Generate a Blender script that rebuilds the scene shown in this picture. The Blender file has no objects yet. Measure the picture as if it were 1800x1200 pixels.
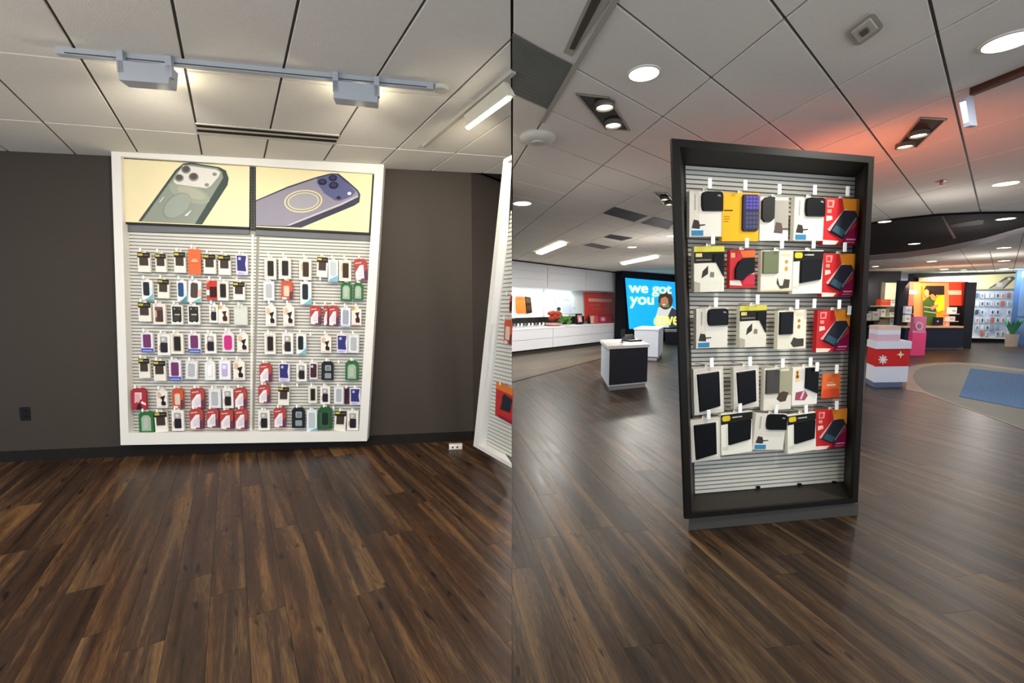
import bpy, math, random
from mathutils import Vector, Matrix

# ------------------------------------------------------------------ camera, world, exposure
SC = bpy.context.scene
COL = SC.collection
random.seed(7)
F_PX, CX, CY = 800.0, 900.0, 614.0          # focal length and principal point for an 1800 x 1200 frame
HORIZON = 539.0
EYE = 1.40                                   # lens height above the floor
ZC = 2.73                                    # ceiling height
PITCH = math.atan((CY - HORIZON) / F_PX)
cp, sp = math.cos(PITCH), math.sin(PITCH)
cam_d = bpy.data.cameras.new('camera')
cam_d.sensor_width = 36.0
cam_d.lens = F_PX * 36.0 / 1800.0
cam_d.shift_y = (CY - 600.0) / 1800.0
cam_d.clip_start = 0.05
cam_d.clip_end = 200
cam = bpy.data.objects.new('camera', cam_d)
COL.objects.link(cam)
cam.location = (0, 0, EYE)
cam.rotation_euler = (math.pi / 2 - PITCH, 0, 0)
SC.camera = cam
SC.view_settings.view_transform = 'Standard'
SC.view_settings.look = 'None'
SC.view_settings.gamma = 1.0
SC.view_settings.use_curve_mapping = False
SC.view_settings.exposure = 0.45

WORLD = bpy.data.worlds.new('daylight')
SC.world = WORLD
WORLD.use_nodes = True
WORLD.node_tree.nodes['Background'].inputs[0].default_value = (0.78, 0.88, 1.0, 1)
WORLD.node_tree.nodes['Background'].inputs[1].default_value = 1.35


def lamp(name, kind, loc, power, color=(1, .95, .87), target=None, size=.3, spot=60, blend=.6, size_y=None):
    d = bpy.data.lights.new(name, kind)
    d.energy = power
    d.color = color
    if kind == 'AREA':
        d.shape = 'RECTANGLE' if size_y else 'DISK'
        d.size = size
        if size_y:
            d.size_y = size_y
    elif kind == 'SPOT':
        d.spot_size = math.radians(spot)
        d.spot_blend = blend
        d.shadow_soft_size = size
    else:
        d.shadow_soft_size = size
    o = bpy.data.objects.new(name, d)
    COL.objects.link(o)
    o.location = loc
    if target is not None:
        o.rotation_euler = (Vector(target) - Vector(loc)).to_track_quat('-Z', 'Y').to_euler()
    return o


# assumed recessed ceiling lights, unseen behind or beside the camera, added for general light
for lx, ly, pw in ((-1.3, 0.9, 30), (-3.4, 1.6, 30), (-1.6, -1.2, 24), (1.4, 1.0, 22), (3.6, 1.4, 24),
                   (1.6, -1.4, 20), (-4.2, -0.6, 24)):
    lamp('downlight_lamp', 'AREA', (lx, ly, ZC - .03), pw * .6, (1, .93, .82), size=.3)
# unseen point lamps added to brighten the ceiling around the camera and sales floor
for lx, ly, lz, pw in ((-2.2, .7, 1.95, 21), (-4.4, 1.3, 1.95, 14), (1.0, 4.9, 1.6, 7), (3.0, 9.0, 1.8, 22), (8.0, 8.0, 2.1, 13), (5.2, 5.6, 2.1, 7),
                       (6.0, 13.5, 1.9, 26), (12.5, 12.0, 1.9, 30), (17.5, 14.5, 1.9, 26)):
    lamp('fill_lamp', 'POINT', (lx, ly, lz), pw, (1, .86, .68) if lx < 0 else (1, .95, .90), None, .12)

# ------------------------------------------------------------------ geometry helpers
def ray(x, y):
    a, b = (x - CX) / F_PX, (y - CY) / F_PX
    return Vector((a, cp - b * sp, -sp - b * cp))


def at_z(x, y, z=0.0):
    d = ray(x, y)
    return d * ((z - EYE) / d.z) + Vector((0, 0, EYE))


class Plane:
    """a real upright plane of the shop: origin, right, up, normal towards the viewer"""
    def __init__(self, o, u, w=(0, 0, 1)):
        self.o = Vector(o)
        self.u = Vector(u).normalized()
        self.w = Vector(w).normalized()
        self.n = self.u.cross(self.w).normalized()
        self.w = self.n.cross(self.u).normalized()

    def at(self, x, y, off=0.0):
        d = ray(x, y)
        e = Vector((0, 0, EYE))
        t = (self.o + self.n * off - e).dot(self.n) / d.dot(self.n)
        return e + d * t

    def frame(self, p, roll=0.0):
        u = self.u * math.cos(roll) + self.w * math.sin(roll)
        w = self.n.cross(u)
        y = -self.n
        return Matrix(((u.x, y.x, w.x, p.x), (u.y, y.y, w.y, p.y), (u.z, y.z, w.z, p.z), (0, 0, 0, 1)))


def rot_z(p, ang):
    m = Matrix.Rotation(ang, 4, 'Z')
    m.translation = Vector(p)
    return m


# ------------------------------------------------------------------ materials
def lin(h):
    h = h.lstrip('#')
    out = []
    for i in (0, 2, 4):
        c = int(h[i:i + 2], 16) / 255
        out.append(c / 12.92 if c <= .04045 else ((c + .055) / 1.055) ** 2.4)
    return (*out, 1)


_mats = {}


def M(hexcol, rough=.5, metal=0.0, vary=.06, scale=9.0, bump=0.0, emit=0.0, alpha=1.0, trans=0.0):
    key = (hexcol, rough, metal, vary, scale, bump, emit, alpha, trans)
    if key in _mats:
        return _mats[key]
    m = bpy.data.materials.new('surface_' + hexcol.strip('#'))
    m.use_nodes = True
    nt = m.node_tree
    b = nt.nodes['Principled BSDF']
    c = lin(hexcol)
    tc = nt.nodes.new('ShaderNodeTexCoord')
    nz = nt.nodes.new('ShaderNodeTexNoise')
    nz.inputs['Scale'].default_value = scale
    nz.inputs['Detail'].default_value = 4
    nt.links.new(tc.outputs['Object'], nz.inputs['Vector'])
    mx = nt.nodes.new('ShaderNodeMix')
    mx.data_type = 'RGBA'
    mx.inputs[6].default_value = tuple(v * (1 - vary) for v in c[:3]) + (1,)
    mx.inputs[7].default_value = tuple(min(1, v * (1 + vary)) for v in c[:3]) + (1,)
    nt.links.new(nz.outputs['Fac'], mx.inputs[0])
    nt.links.new(mx.outputs[2], b.inputs['Base Color'])
    b.inputs['Roughness'].default_value = rough
    b.inputs['Metallic'].default_value = metal
    b.inputs['Specular IOR Level'].default_value = .16 if rough >= .3 and not metal else .5
    if trans:
        b.inputs['Transmission Weight'].default_value = trans
    if alpha < 1:
        b.inputs['Alpha'].default_value = alpha
    if emit:
        nt.links.new(mx.outputs[2], b.inputs['Emission Color'])
        b.inputs['Emission Strength'].default_value = emit
    if bump:
        bp = nt.nodes.new('ShaderNodeBump')
        bp.inputs['Strength'].default_value = bump
        bp.inputs['Distance'].default_value = .004
        n2 = nt.nodes.new('ShaderNodeTexNoise')
        n2.inputs['Scale'].default_value = 160
        n2.inputs['Detail'].default_value = 3
        nt.links.new(tc.outputs['Object'], n2.inputs['Vector'])
        nt.links.new(n2.outputs['Fac'], bp.inputs['Height'])
        nt.links.new(bp.outputs['Normal'], b.inputs['Normal'])
    _mats[key] = m
    return m


def wood_material(name, dark, mid, light, rough, kb=.50, ks=.30, kf=.24, kt=.20, hue_k=.7, spec=.28):
    m = bpy.data.materials.new(name)
    m.use_nodes = True
    nt = m.node_tree
    L_ = nt.links.new
    b = nt.nodes['Principled BSDF']
    b.inputs['Specular IOR Level'].default_value = spec
    uv = nt.nodes.new('ShaderNodeUVMap')
    uv.uv_map = 'plank_uv'

    def noise(sx, sy, detail, dist=0.0):
        mp = nt.nodes.new('ShaderNodeMapping')
        mp.inputs['Scale'].default_value = (sx, sy, 1)
        L_(uv.outputs['UV'], mp.inputs['Vector'])
        n = nt.nodes.new('ShaderNodeTexNoise')
        n.noise_dimensions = '2D'
        n.inputs['Scale'].default_value = 1
        n.inputs['Detail'].default_value = detail
        n.inputs['Distortion'].default_value = dist
        L_(mp.outputs['Vector'], n.inputs['Vector'])
        return n

    def math_(op, a, b_):
        k = nt.nodes.new('ShaderNodeMath')
        k.operation = op
        for i, v in enumerate((a, b_)):
            if hasattr(v, 'node'):
                L_(v, k.inputs[i])
            else:
                k.inputs[i].default_value = v
        return k.outputs[0]

    broad = noise(.45, 9, 3, .7)
    streak = noise(1.4, 24, 5, .5)
    fine = noise(12, 200, 3)
    tone = noise(.25, .9, 1)
    knot = noise(5, 22, 1, .2)
    f = math_('MULTIPLY', broad.outputs['Fac'], kb)
    f = math_('ADD', f, math_('MULTIPLY', streak.outputs['Fac'], ks))
    f = math_('ADD', f, math_('MULTIPLY', fine.outputs['Fac'], kf))
    f = math_('ADD', f, math_('MULTIPLY', tone.outputs['Fac'], kt))
    f = math_('SUBTRACT', f, (kb + ks + kf + kt - 1.0) * .5)
    r = nt.nodes.new('ShaderNodeValToRGB')
    r.color_ramp.elements[0].position = .29
    r.color_ramp.elements[0].color = lin(dark)
    r.color_ramp.elements[1].position = .75
    r.color_ramp.elements[1].color = lin(light)
    e = r.color_ramp.elements.new(.5)
    e.color = lin(mid)
    L_(f, r.inputs['Fac'])
    hue = noise(.5, 5, 2)
    mx = nt.nodes.new('ShaderNodeMix')
    mx.data_type = 'RGBA'
    mx.blend_type = 'MULTIPLY'
    mx.inputs[0].default_value = hue_k
    hr = nt.nodes.new('ShaderNodeValToRGB')
    hr.color_ramp.elements[0].position = .38
    hr.color_ramp.elements[0].color = (.86, .86, .90, 1)
    hr.color_ramp.elements[1].position = .64
    hr.color_ramp.elements[1].color = (1.0, .80, .62, 1)
    L_(hue.outputs['Fac'], hr.inputs['Fac'])
    L_(r.outputs['Color'], mx.inputs[6])
    L_(hr.outputs['Color'], mx.inputs[7])
    kn = nt.nodes.new('ShaderNodeValToRGB')
    kn.color_ramp.elements[0].position = .20
    kn.color_ramp.elements[0].color = (.12, .1, .1, 1)
    kn.color_ramp.elements[1].position = .27
    kn.color_ramp.elements[1].color = (1, 1, 1, 1)
    L_(knot.outputs['Fac'], kn.inputs['Fac'])
    m2 = nt.nodes.new('ShaderNodeMix')
    m2.data_type = 'RGBA'
    m2.blend_type = 'MULTIPLY'
    m2.inputs[0].default_value = .8
    L_(mx.outputs[2], m2.inputs[6])
    L_(kn.outputs['Color'], m2.inputs[7])
    L_(m2.outputs[2], b.inputs['Base Color'])
    rr = nt.nodes.new('ShaderNodeMapRange')
    rr.inputs['To Min'].default_value = rough - .07
    rr.inputs['To Max'].default_value = rough + .1
    L_(streak.outputs['Fac'], rr.inputs['Value'])
    L_(rr.outputs['Result'], b.inputs['Roughness'])
    bp = nt.nodes.new('ShaderNodeBump')
    bp.inputs['Strength'].default_value = .25
    bp.inputs['Distance'].default_value = .002
    L_(streak.outputs['Fac'], bp.inputs['Height'])
    L_(bp.outputs['Normal'], b.inputs['Normal'])
    return m


# ------------------------------------------------------------------ mesh builder
class MB:
    def __init__(self):
        self.v, self.f, self.m, self.mats = [], [], [], []

    def mi(self, mat):
        if mat not in self.mats:
            self.mats.append(mat)
        return self.mats.index(mat)

    def add(self, verts, faces, mat):
        k = len(self.v)
        self.v += [tuple(p) for p in verts]
        i = self.mi(mat)
        for f in faces:
            self.f.append(tuple(k + q for q in f))
            self.m.append(i)

    def hexa(self, a, b, mat):
        """a and b: two matching loops (front, back)"""
        n = len(a)
        faces = [tuple(range(n)), tuple(range(2 * n - 1, n - 1, -1))]
        for i in range(n):
            j = (i + 1) % n
            faces.append((i, n + i, n + j, j))
        self.add(list(a) + list(b), faces, mat)

    def box(self, x0, x1, y0, y1, z0, z1, mat, bev=0.0):
        if bev <= 0:
            a = [(x0, y0, z0), (x1, y0, z0), (x1, y0, z1), (x0, y0, z1)]
            b = [(x0, y1, z0), (x1, y1, z0), (x1, y1, z1), (x0, y1, z1)]
            self.hexa([Vector(p) for p in a], [Vector(p) for p in b], mat)
        else:
            d = bev
            lo = [Vector(p) for p in ((x0 + d, y0, z0 + d), (x1 - d, y0, z0 + d), (x1 - d, y0, z1 - d), (x0 + d, y0, z1 - d))]
            l1 = [Vector(p) for p in ((x0, y0 + d, z0), (x1, y0 + d, z0), (x1, y0 + d, z1), (x0, y0 + d, z1))]
            l2 = [Vector(p) for p in ((x0, y1, z0), (x1, y1, z0), (x1, y1, z1), (x0, y1, z1))]
            k = lo + l1 + l2
            fs = [(0, 1, 2, 3), (11, 10, 9, 8)]
            for s in (0, 4):
                for i in range(4):
                    j = (i + 1) % 4
                    fs.append((s + i, s + 4 + i, s + 4 + j, s + j))
            self.add(k, fs, mat)

    def prism(self, poly, ext, mat):
        poly = [Vector(p) for p in poly]
        ext = Vector(ext)
        self.hexa(poly, [p + ext for p in poly], mat)

    def lathe(self, prof, mat, n=20, c=(0, 0, 0), cap=True):
        c = Vector(c)
        vs, fs = [], []
        for r, z in prof:
            for k in range(n):
                a = 2 * math.pi * k / n
                vs.append(c + Vector((r * math.cos(a), r * math.sin(a), z)))
        for i in range(len(prof) - 1):
            for k in range(n):
                k2 = (k + 1) % n
                fs.append((i * n + k, i * n + k2, (i + 1) * n + k2, (i + 1) * n + k))
        if cap:
            fs.append(tuple(range(n - 1, -1, -1)))
            fs.append(tuple((len(prof) - 1) * n + k for k in range(n)))
        self.add(vs, fs, mat)

    def tube(self, pts, r, mat, n=8):
        pts = [Vector(p) for p in pts]
        vs, fs = [], []
        for i, p in enumerate(pts):
            t = (pts[min(i + 1, len(pts) - 1)] - pts[max(i - 1, 0)]).normalized()
            s = t.cross(Vector((0, 0, 1)))
            if s.length < .01:
                s = t.cross(Vector((0, 1, 0)))
            s.normalize()
            w = s.cross(t)
            for k in range(n):
                a = 2 * math.pi * k / n
                vs.append(p + (s * math.cos(a) + w * math.sin(a)) * r)
        for i in range(len(pts) - 1):
            for k in range(n):
                k2 = (k + 1) % n
                fs.append((i * n + k, i * n + k2, (i + 1) * n + k2, (i + 1) * n + k))
        fs.append(tuple(range(n - 1, -1, -1)))
        fs.append(tuple((len(pts) - 1) * n + k for k in range(n)))
        self.add(vs, fs, mat)

    def mesh(self, name):
        me = bpy.data.meshes.new(name)
        me.from_pydata(self.v, [], self.f)
        for mt in self.mats:
            me.materials.append(mt)
        for p, i in zip(me.polygons, self.m):
            p.material_index = i
        me.update()
        import bmesh
        bm = bmesh.new()
        bm.from_mesh(me)
        bmesh.ops.recalc_face_normals(bm, faces=bm.faces)
        bm.to_mesh(me)
        bm.free()
        return me

    def build(self, name, parent=None, smooth=False, keep=False):
        """keep: the verts are world coordinates although the parent is placed"""
        me = self.mesh(name)
        if smooth:
            for p in me.polygons:
                p.use_smooth = True
        o = bpy.data.objects.new(name, me)
        COL.objects.link(o)
        if parent is not None:
            o.parent = parent
            if keep:
                o.matrix_parent_inverse = parent.matrix_basis.inverted()
        return o


def link_mesh(name, me, parent, loc=None):
    o = bpy.data.objects.new(name, me)
    COL.objects.link(o)
    o.parent = parent
    if loc is not None:
        o.location = loc
    return o


def tag(o, label, cat, group=None):
    o['label'] = label
    o['category'] = cat
    if group:
        o['group'] = group
    return o


def thing(name, label, cat, mat=None, group=None):
    o = bpy.data.objects.new(name, None)
    o.empty_display_size = .05
    COL.objects.link(o)
    if mat is not None:
        o.matrix_basis = mat
    return tag(o, label, cat, group)


def structure(o):
    o['kind'] = 'structure'
    return o


def one(name, label, cat, mb, group=None):
    return tag(mb.build(name), label, cat, group)


def clip(poly, px, py, nx, ny):
    """keep the part of a flat polygon where (p - (px,py)).n >= 0"""
    out = []
    for i in range(len(poly)):
        a, b = poly[i], poly[(i + 1) % len(poly)]
        da = (a[0] - px) * nx + (a[1] - py) * ny
        db = (b[0] - px) * nx + (b[1] - py) * ny
        if da >= 0:
            out.append(a)
        if (da >= 0) != (db >= 0):
            t = da / (da - db)
            out.append((a[0] + (b[0] - a[0]) * t, a[1] + (b[1] - a[1]) * t))
    return out


def area(poly):
    return .5 * abs(sum(poly[i][0] * poly[(i + 1) % len(poly)][1] - poly[(i + 1) % len(poly)][0] * poly[i][1]
                        for i in range(len(poly))))


def inset(poly, d):
    c = (sum(p[0] for p in poly) / len(poly), sum(p[1] for p in poly) / len(poly))
    out = list(poly)
    for i in range(len(poly)):
        a, b = poly[i], poly[(i + 1) % len(poly)]
        ex, ey = b[0] - a[0], b[1] - a[1]
        l = math.hypot(ex, ey)
        if l < 1e-6:
            continue
        nx, ny = -ey / l, ex / l
        if (c[0] - a[0]) * nx + (c[1] - a[1]) * ny < 0:
            nx, ny = -nx, -ny
        out = clip(out, a[0] + nx * d, a[1] + ny * d, nx, ny)
        if len(out) < 3:
            return []
    return out


# ------------------------------------------------------------------ the left room's layout lines
K0 = at_z(430, 792, 0)
WL = Plane((K0.x, K0.y, 0), (1, .160, 0))                 # face of the left room's back wall
d_ = ray(405, HORIZON)
DL = Vector((d_.x, d_.y, 0)).normalized()                 # run of the left room's side wall, planks and ceiling joints
d_ = ray(757, HORIZON)
DR = Vector((d_.x, d_.y, 0)).normalized()                 # run of the planks in the right part
CORNER = WL.at(831, 640)
CORNER.z = 0
t_ = -CORNER.x / -DL.x
SEAM = CORNER + DL * t_                                   # where the side wall ends, at x = 0
SEAM.x = 0
GAP = .003                                                # the right part starts this far beyond the left one

# ------------------------------------------------------------------ floor of planks
WOOD = wood_material('wood_plank', '#1b130e', '#412f23', '#80633f', .38)
WOOD_R = wood_material('wood_plank_grey', '#17100c', '#33281e', '#655139', .36, .60, .26, .30, .20, .55, .18)
mb = MB()
mb.box(-9, 24, -1.2, 25, -.08, -.008, M('#17110d', .8))
FLOOR = structure(mb.build('floor'))


def plank_mesh(mb, poly, uvs, org, d, p, seed, wood=None):
    top = inset(poly, .0006)
    if len(top) < 3:
        return False
    n = len(top)
    a = [Vector((q[0], q[1], 0)) for q in top]
    b = [Vector((q[0], q[1], -.009)) for q in top]
    mb.hexa(a, b, wood or (WOOD_R if poly[0][0] > -1e-6 and poly[1][0] > -1e-6 and poly[2][0] > -1e-6 else WOOD))
    for q in a + b:
        r = Vector((q.x, q.y)) - Vector(org)
        uvs.append((r.dot(d) + seed * 3.7, r.dot(p) + seed * 11.3))
    return True


def set_uv(me, uvs):
    lay = me.uv_layers.new(name='plank_uv')
    for lp in me.loops:
        lay.data[lp.index].uv = uvs[lp.vertex_index]


def lay_planks(d, width, length, clips, x0, x1, y0, y1):
    d2 = Vector((d.x, d.y))
    p2 = Vector((d.y, -d.x))
    cs = [Vector((x, y)) for x in (x0, x1) for y in (y0, y1)]
    us = [c.dot(d2) for c in cs]
    vs = [c.dot(p2) for c in cs]
    res = []
    for r in range(int(min(vs) / width) - 1, int(max(vs) / width) + 2):
        off = random.random() * length
        for k in range(int((min(us) - off) / length) - 1, int((max(us) - off) / length) + 2):
            u0, v0 = k * length + off, r * width
            poly = [tuple(d2 * u + p2 * v) for u, v in ((u0, v0), (u0 + length, v0), (u0 + length, v0 + width), (u0, v0 + width))]
            poly = clip(poly, x0, y0, 1, 0)
            poly = poly and clip(poly, x1, y1, -1, 0)
            poly = poly and clip(poly, x0, y0, 0, 1)
            poly = poly and clip(poly, x1, y1, 0, -1)
            for c in clips:
                poly = poly and clip(poly, *c)
            if not poly or area(poly) < .0004:
                continue
            res.append((poly, d2, p2))
    return res


all_planks = lay_planks(DL, .152, 1.75, [(WL.o.x, WL.o.y, WL.n.x, WL.n.y), (SEAM.x, SEAM.y, -DL.y, DL.x)], -7.5, 0, .35, 6.4)
all_planks += lay_planks(DR, .190, 1.55, [(0, -1.5, -1, 1.35)], 0, 24, .35, 23)


def plank_score(pl):
    poly = pl[0]
    cx = sum(p[0] for p in poly) / len(poly)
    cy = sum(p[1] for p in poly) / len(poly)
    seen = cy > .9 and abs(cx) < cy * 1.16 + .3
    return (area(poly) / max(.3, cy) ** 3) * (1 if seen else .02)


all_planks.sort(key=plank_score, reverse=True)
for i, (poly, d2, p2) in enumerate(all_planks[:300]):
    mb, uvs = MB(), []
    if plank_mesh(mb, poly, uvs, (0, 0), d2, p2, i):
        o = mb.build('plank', FLOOR)
        set_uv(o.data, uvs)
mb, uvs = MB(), []
for i, (poly, d2, p2) in enumerate(all_planks[300:]):
    plank_mesh(mb, poly, uvs, (0, 0), d2, p2, 300 + i)
o = mb.build('plank_field', FLOOR)
set_uv(o.data, uvs)
o['kind'] = 'stuff'

# ------------------------------------------------------------------ ceiling of tiles
TILE = M('#e9e4da', .9, 0, .04, 30, .35)
BAR = M('#4f4a43', .6)
mb = MB()
mb.box(-9, 24, -1.2, 25, ZC + .03, ZC + .12, M('#3a3834', .9))
CEIL = structure(mb.build('ceiling'))


def tile_cells(o, a, b, clips, ir, jr):
    res = []
    for i in range(*ir):
        for j in range(*jr):
            q = [(o[0] + (i + u) * a[0] + (j + v) * b[0], o[1] + (i + u) * a[1] + (j + v) * b[1])
                 for u, v in ((0, 0), (1, 0), (1, 1), (0, 1))]
            for c in clips:
                q = q and clip(q, *c)
            if q and area(q) > .004:
                res.append(q)
    return res


CS = (ZC - EYE) / 1.26
LO, LA, LB = [tuple(v * CS for v in q) for q in ((-3.2196, 3.2537), (.4597, .1056), (-.5482, .8934))]
RO, RA, RB = [tuple(v * CS for v in q) for q in ((1.1034, 2.6504), (.0964, -.5207), (.6705, .6239))]
cells = tile_cells(LO, LA, LB, [(0, 0, -1, 0), (0, .7, 0, 1), (-7, 0, 1, 0), (WL.o.x, WL.o.y, WL.n.x, WL.n.y),
                                (SEAM.x, SEAM.y, -DL.y, DL.x)], (-12, 18), (-8, 4))
cells += tile_cells(RO, RA, RB, [(0, 0, 1, 0), (0, .7, 0, 1), (0, -1.5, -1, 1.35), (0, 24, 0, -1), (24, 0, -1, 0)], (-70, 60), (-30, 60))


def cell_score(q):
    cx = sum(p[0] for p in q) / len(q)
    cy = sum(p[1] for p in q) / len(q)
    seen = cy > 1.2 and abs(cx) < cy * 1.16 + .3
    return (area(q) / max(.3, cy) ** 3) * (1 if seen else .02)


cells.sort(key=cell_score, reverse=True)


def tile_into(mb, q):
    lo = inset(q, .0085)
    mid = inset(q, .0065)
    if len(lo) < 3 or len(lo) != len(mid):
        lo = mid
    if len(lo) < 3:
        return
    n = len(lo)
    A = [Vector((p[0], p[1], ZC)) for p in lo]
    B = [Vector((p[0], p[1], ZC + .004)) for p in mid]
    C_ = [Vector((p[0], p[1], ZC + .018)) for p in mid]
    fs = [tuple(range(n)), tuple(range(3 * n - 1, 2 * n - 1, -1))]
    for s in (0, n):
        for i in range(n):
            j = (i + 1) % n
            fs.append((s + i, s + n + i, s + n + j, s + j))
    mb.add(A + B + C_, fs, TILE)


for q in cells[:300]:
    mb = MB()
    tile_into(mb, q)
    if mb.v:
        mb.build('ceiling_tile', CEIL)
mb = MB()
for q in cells[300:]:
    tile_into(mb, q)
o = mb.build('ceiling_tile_field', CEIL)
o['kind'] = 'stuff'


def grid_lines(o, a, b, ir, jr, clips):
    """T-bars standing in the joints between the tiles, as one part"""
    mb = MB()
    for base, step, run, rng, length in ((o, a, b, ir, jr), (o, b, a, jr, ir)):
        for i in range(rng[0], rng[1] + 1):
            s = Vector((base[0] + i * step[0] + length[0] * run[0], base[1] + i * step[1] + length[0] * run[1]))
            e = Vector((base[0] + i * step[0] + length[1] * run[0], base[1] + i * step[1] + length[1] * run[1]))
            d = (e - s).normalized()
            p = Vector((-d.y, d.x)) * .0045
            q = [tuple(s - p), tuple(e - p), tuple(e + p), tuple(s + p)]
            for c in clips:
                q = q and clip(q, *c)
            if q and len(q) > 2:
                mb.prism([Vector((t[0], t[1], ZC + .010)) for t in q], (0, 0, .018), BAR)
    o_ = mb.build('grid_bars', CEIL)
    o_['kind'] = 'stuff'


grid_lines(LO, LA, LB, (-12, 18), (-8, 4), [(0, 0, -1, 0), (0, .7, 0, 1), (-7, 0, 1, 0), (WL.o.x, WL.o.y, WL.n.x, WL.n.y),
                                            (SEAM.x, SEAM.y, -DL.y, DL.x)])
grid_lines(RO, RA, RB, (-70, 60), (-30, 60), [(0, 0, 1, 0), (0, .7, 0, 1), (0, -1.5, -1, 1.35), (0, 24, 0, -1), (25, 0, -1, 0)])

# ------------------------------------------------------------------ walls of the left room
WALLP = M('#413a34', .62, 0, .05, 3.0, .15)
BASE = M('#1d1917', .55)


def wall_prism(p0, p1, thick, z0, z1, mat, name):
    """p0->p1 is the visible face"""
    mb = MB()
    a = [Vector((p0.x, p0.y, z0)), Vector((p1.x, p1.y, z0)), Vector((p1.x, p1.y, z1)), Vector((p0.x, p0.y, z1))]
    mb.prism(a, thick, mat)
    return mb.build(name)


w0 = WL.o - WL.u * 4.6
structure(wall_prism(w0, CORNER, -WL.n * .14, 0, ZC + .03, WALLP, 'wall_back'))
mb = MB()
sx = -.0015
foot = [(CORNER.x, CORNER.y), (SEAM.x + sx, SEAM.y), (sx, SEAM.y + .55), (sx, CORNER.y + .5), (CORNER.x, CORNER.y + .5)]
mb.prism([Vector((x, y, 0)) for x, y in foot], (0, 0, ZC + .03), WALLP)
structure(mb.build('wall_right'))
BH = .098
structure(wall_prism(w0 + WL.n * .012, CORNER + WL.n * .012, -WL.n * .0115, 0, BH, BASE, 'baseboard_back'))
NR = Vector((-DL.y, DL.x, 0))                              # into the left room from its side wall
if NR.x > 0:
    NR = -NR
mb = MB()
q0, q1 = CORNER - WL.u * .012, SEAM
mb.prism([Vector((q0.x, q0.y - .002, 0)) + NR * .0, Vector((q1.x + sx, q1.y, 0)), Vector((q1.x + sx, q1.y - .02, 0)), Vector((q0.x, q0.y - .02, 0))],
         (0, 0, BH), BASE)
structure(mb.build('baseboard_right'))


# ------------------------------------------------------------------ wall display of the left room
WHITE = M('#e4e1da', .45, 0, .02)
SLAT = M('#d2d0c8', .45, 0, .03)
SLATBACK = M('#98978f', .7)
DGREY = M('#4b4c4c', .6)
STEEL = M('#c9c9c8', .3, .8)


def lerp(a, b, t):
    return a + (b - a) * t


def quad_frame(root, pl, outer, inner, off, depth, mat, names, ext=None):
    """four mitred members between an outer and an inner outline (top-left, top-right, bottom-right, bottom-left)"""
    O = [pl.at(x, y, off) for x, y in outer]
    I = [pl.at(x, y, off) for x, y in inner]
    e = -pl.n * depth if ext is None else ext
    for k in range(4):
        j = (k + 1) % 4
        mb = MB()
        mb.prism([O[k], O[j], I[j], I[k]], e, mat)
        mb.build(names[k], root, keep=True)
    return O, I


def panel(root, name, pl, quad, off, depth, mat):
    mb = MB()
    mb.prism([pl.at(x, y, off) for x, y in quad], -pl.n * depth, mat)
    return mb.build(name, root, keep=True)


def slats(root, name, tl, tr, br, bl, n, nrm, mat, f0=0.0, f1=1.0, proud=.008, fill=.68):
    """horizontal ribs of a slat panel; they stand too close to count singly"""
    mb = MB()
    for k in range(n):
        t0, t1 = (k + .5 - fill / 2) / n, (k + .5 + fill / 2) / n
        a0, b0 = lerp(tl, bl, t0), lerp(tr, br, t0)
        a1, b1 = lerp(tl, bl, t1), lerp(tr, br, t1)
        p = [lerp(a0, b0, f0), lerp(a0, b0, f1), lerp(a1, b1, f1), lerp(a1, b1, f0)]
        mb.prism([q + nrm * proud for q in p], -nrm * proud, mat)
    o = mb.build(name, root, keep=True)
    o['kind'] = 'stuff'
    return o


def print_mesh(root, name, polys, y0=-.0006):
    """flat print: (uv polygon in metres, colour) layers on a front face at y = 0"""
    mb = MB()
    for k, (poly, hexc) in enumerate(polys):
        y = y0 - .0004 * k
        mat = hexc if not isinstance(hexc, str) else M(hexc, .45, 0, .08, 30)
        mb.add([(x, y, z) for x, z in poly], [tuple(range(len(poly)))], mat)
    return mb.build(name, root)


def ell(cx, cz, rx, rz, n=20, rot=0.0, a0=0.0, a1=2 * math.pi):
    out = []
    for k in range(n):
        a = a0 + (a1 - a0) * k / (n if a1 - a0 > 6.28 else n - 1)
        x, z = rx * math.cos(a), rz * math.sin(a)
        out.append((cx + x * math.cos(rot) - z * math.sin(rot), cz + x * math.sin(rot) + z * math.cos(rot)))
    return out


def rect(x0, x1, z0, z1):
    return [(x0, z0), (x1, z0), (x1, z1), (x0, z1)]


def rrect(x0, x1, z0, z1, r, n=4):
    out = []
    for cx, cz, a in ((x1 - r, z1 - r, 0), (x0 + r, z1 - r, 90), (x0 + r, z0 + r, 180), (x1 - r, z0 + r, 270)):
        for k in range(n + 1):
            t = math.radians(a + 90 * k / n)
            out.append((cx + r * math.cos(t), cz + r * math.sin(t)))
    return out


base = WL.at(428, 778, .14)
DISP = thing('wall_display', 'large white framed slat wall display hung on the dark grey wall', 'display',
             Matrix.Translation((base.x, base.y, base.z)))
OUT_L = [(195, 255), (675, 288), (645, 775), (212, 782)]
IN_L = [(212, 275), (658, 305), (631, 758), (226, 761)]
quad_frame(DISP, WL, OUT_L, IN_L, .14, .13, WHITE, ['frame_top', 'frame_side', 'frame_bottom', 'frame_side'])
panel(DISP, 'back_board', WL, [(205, 268), (665, 298), (636, 768), (220, 771)], .055, .04, SLATBACK)
PTL, PTR, PBR, PBL = [WL.at(x, y, .058) for x, y in ((219, 407), (652, 424), (631, 760), (226, 762))]
slats(DISP, 'slat_panel', PTL, PTR, PBR, PBL, 62, WL.n, SLAT, 0, .518)
slats(DISP, 'slat_panel', PTL, PTR, PBR, PBL, 62, WL.n, SLAT, .529, 1)
panel(DISP, 'divider_strip', WL, [(442, 412), (446, 412), (443, 759), (439, 759)], .072, .016, WHITE)
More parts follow.
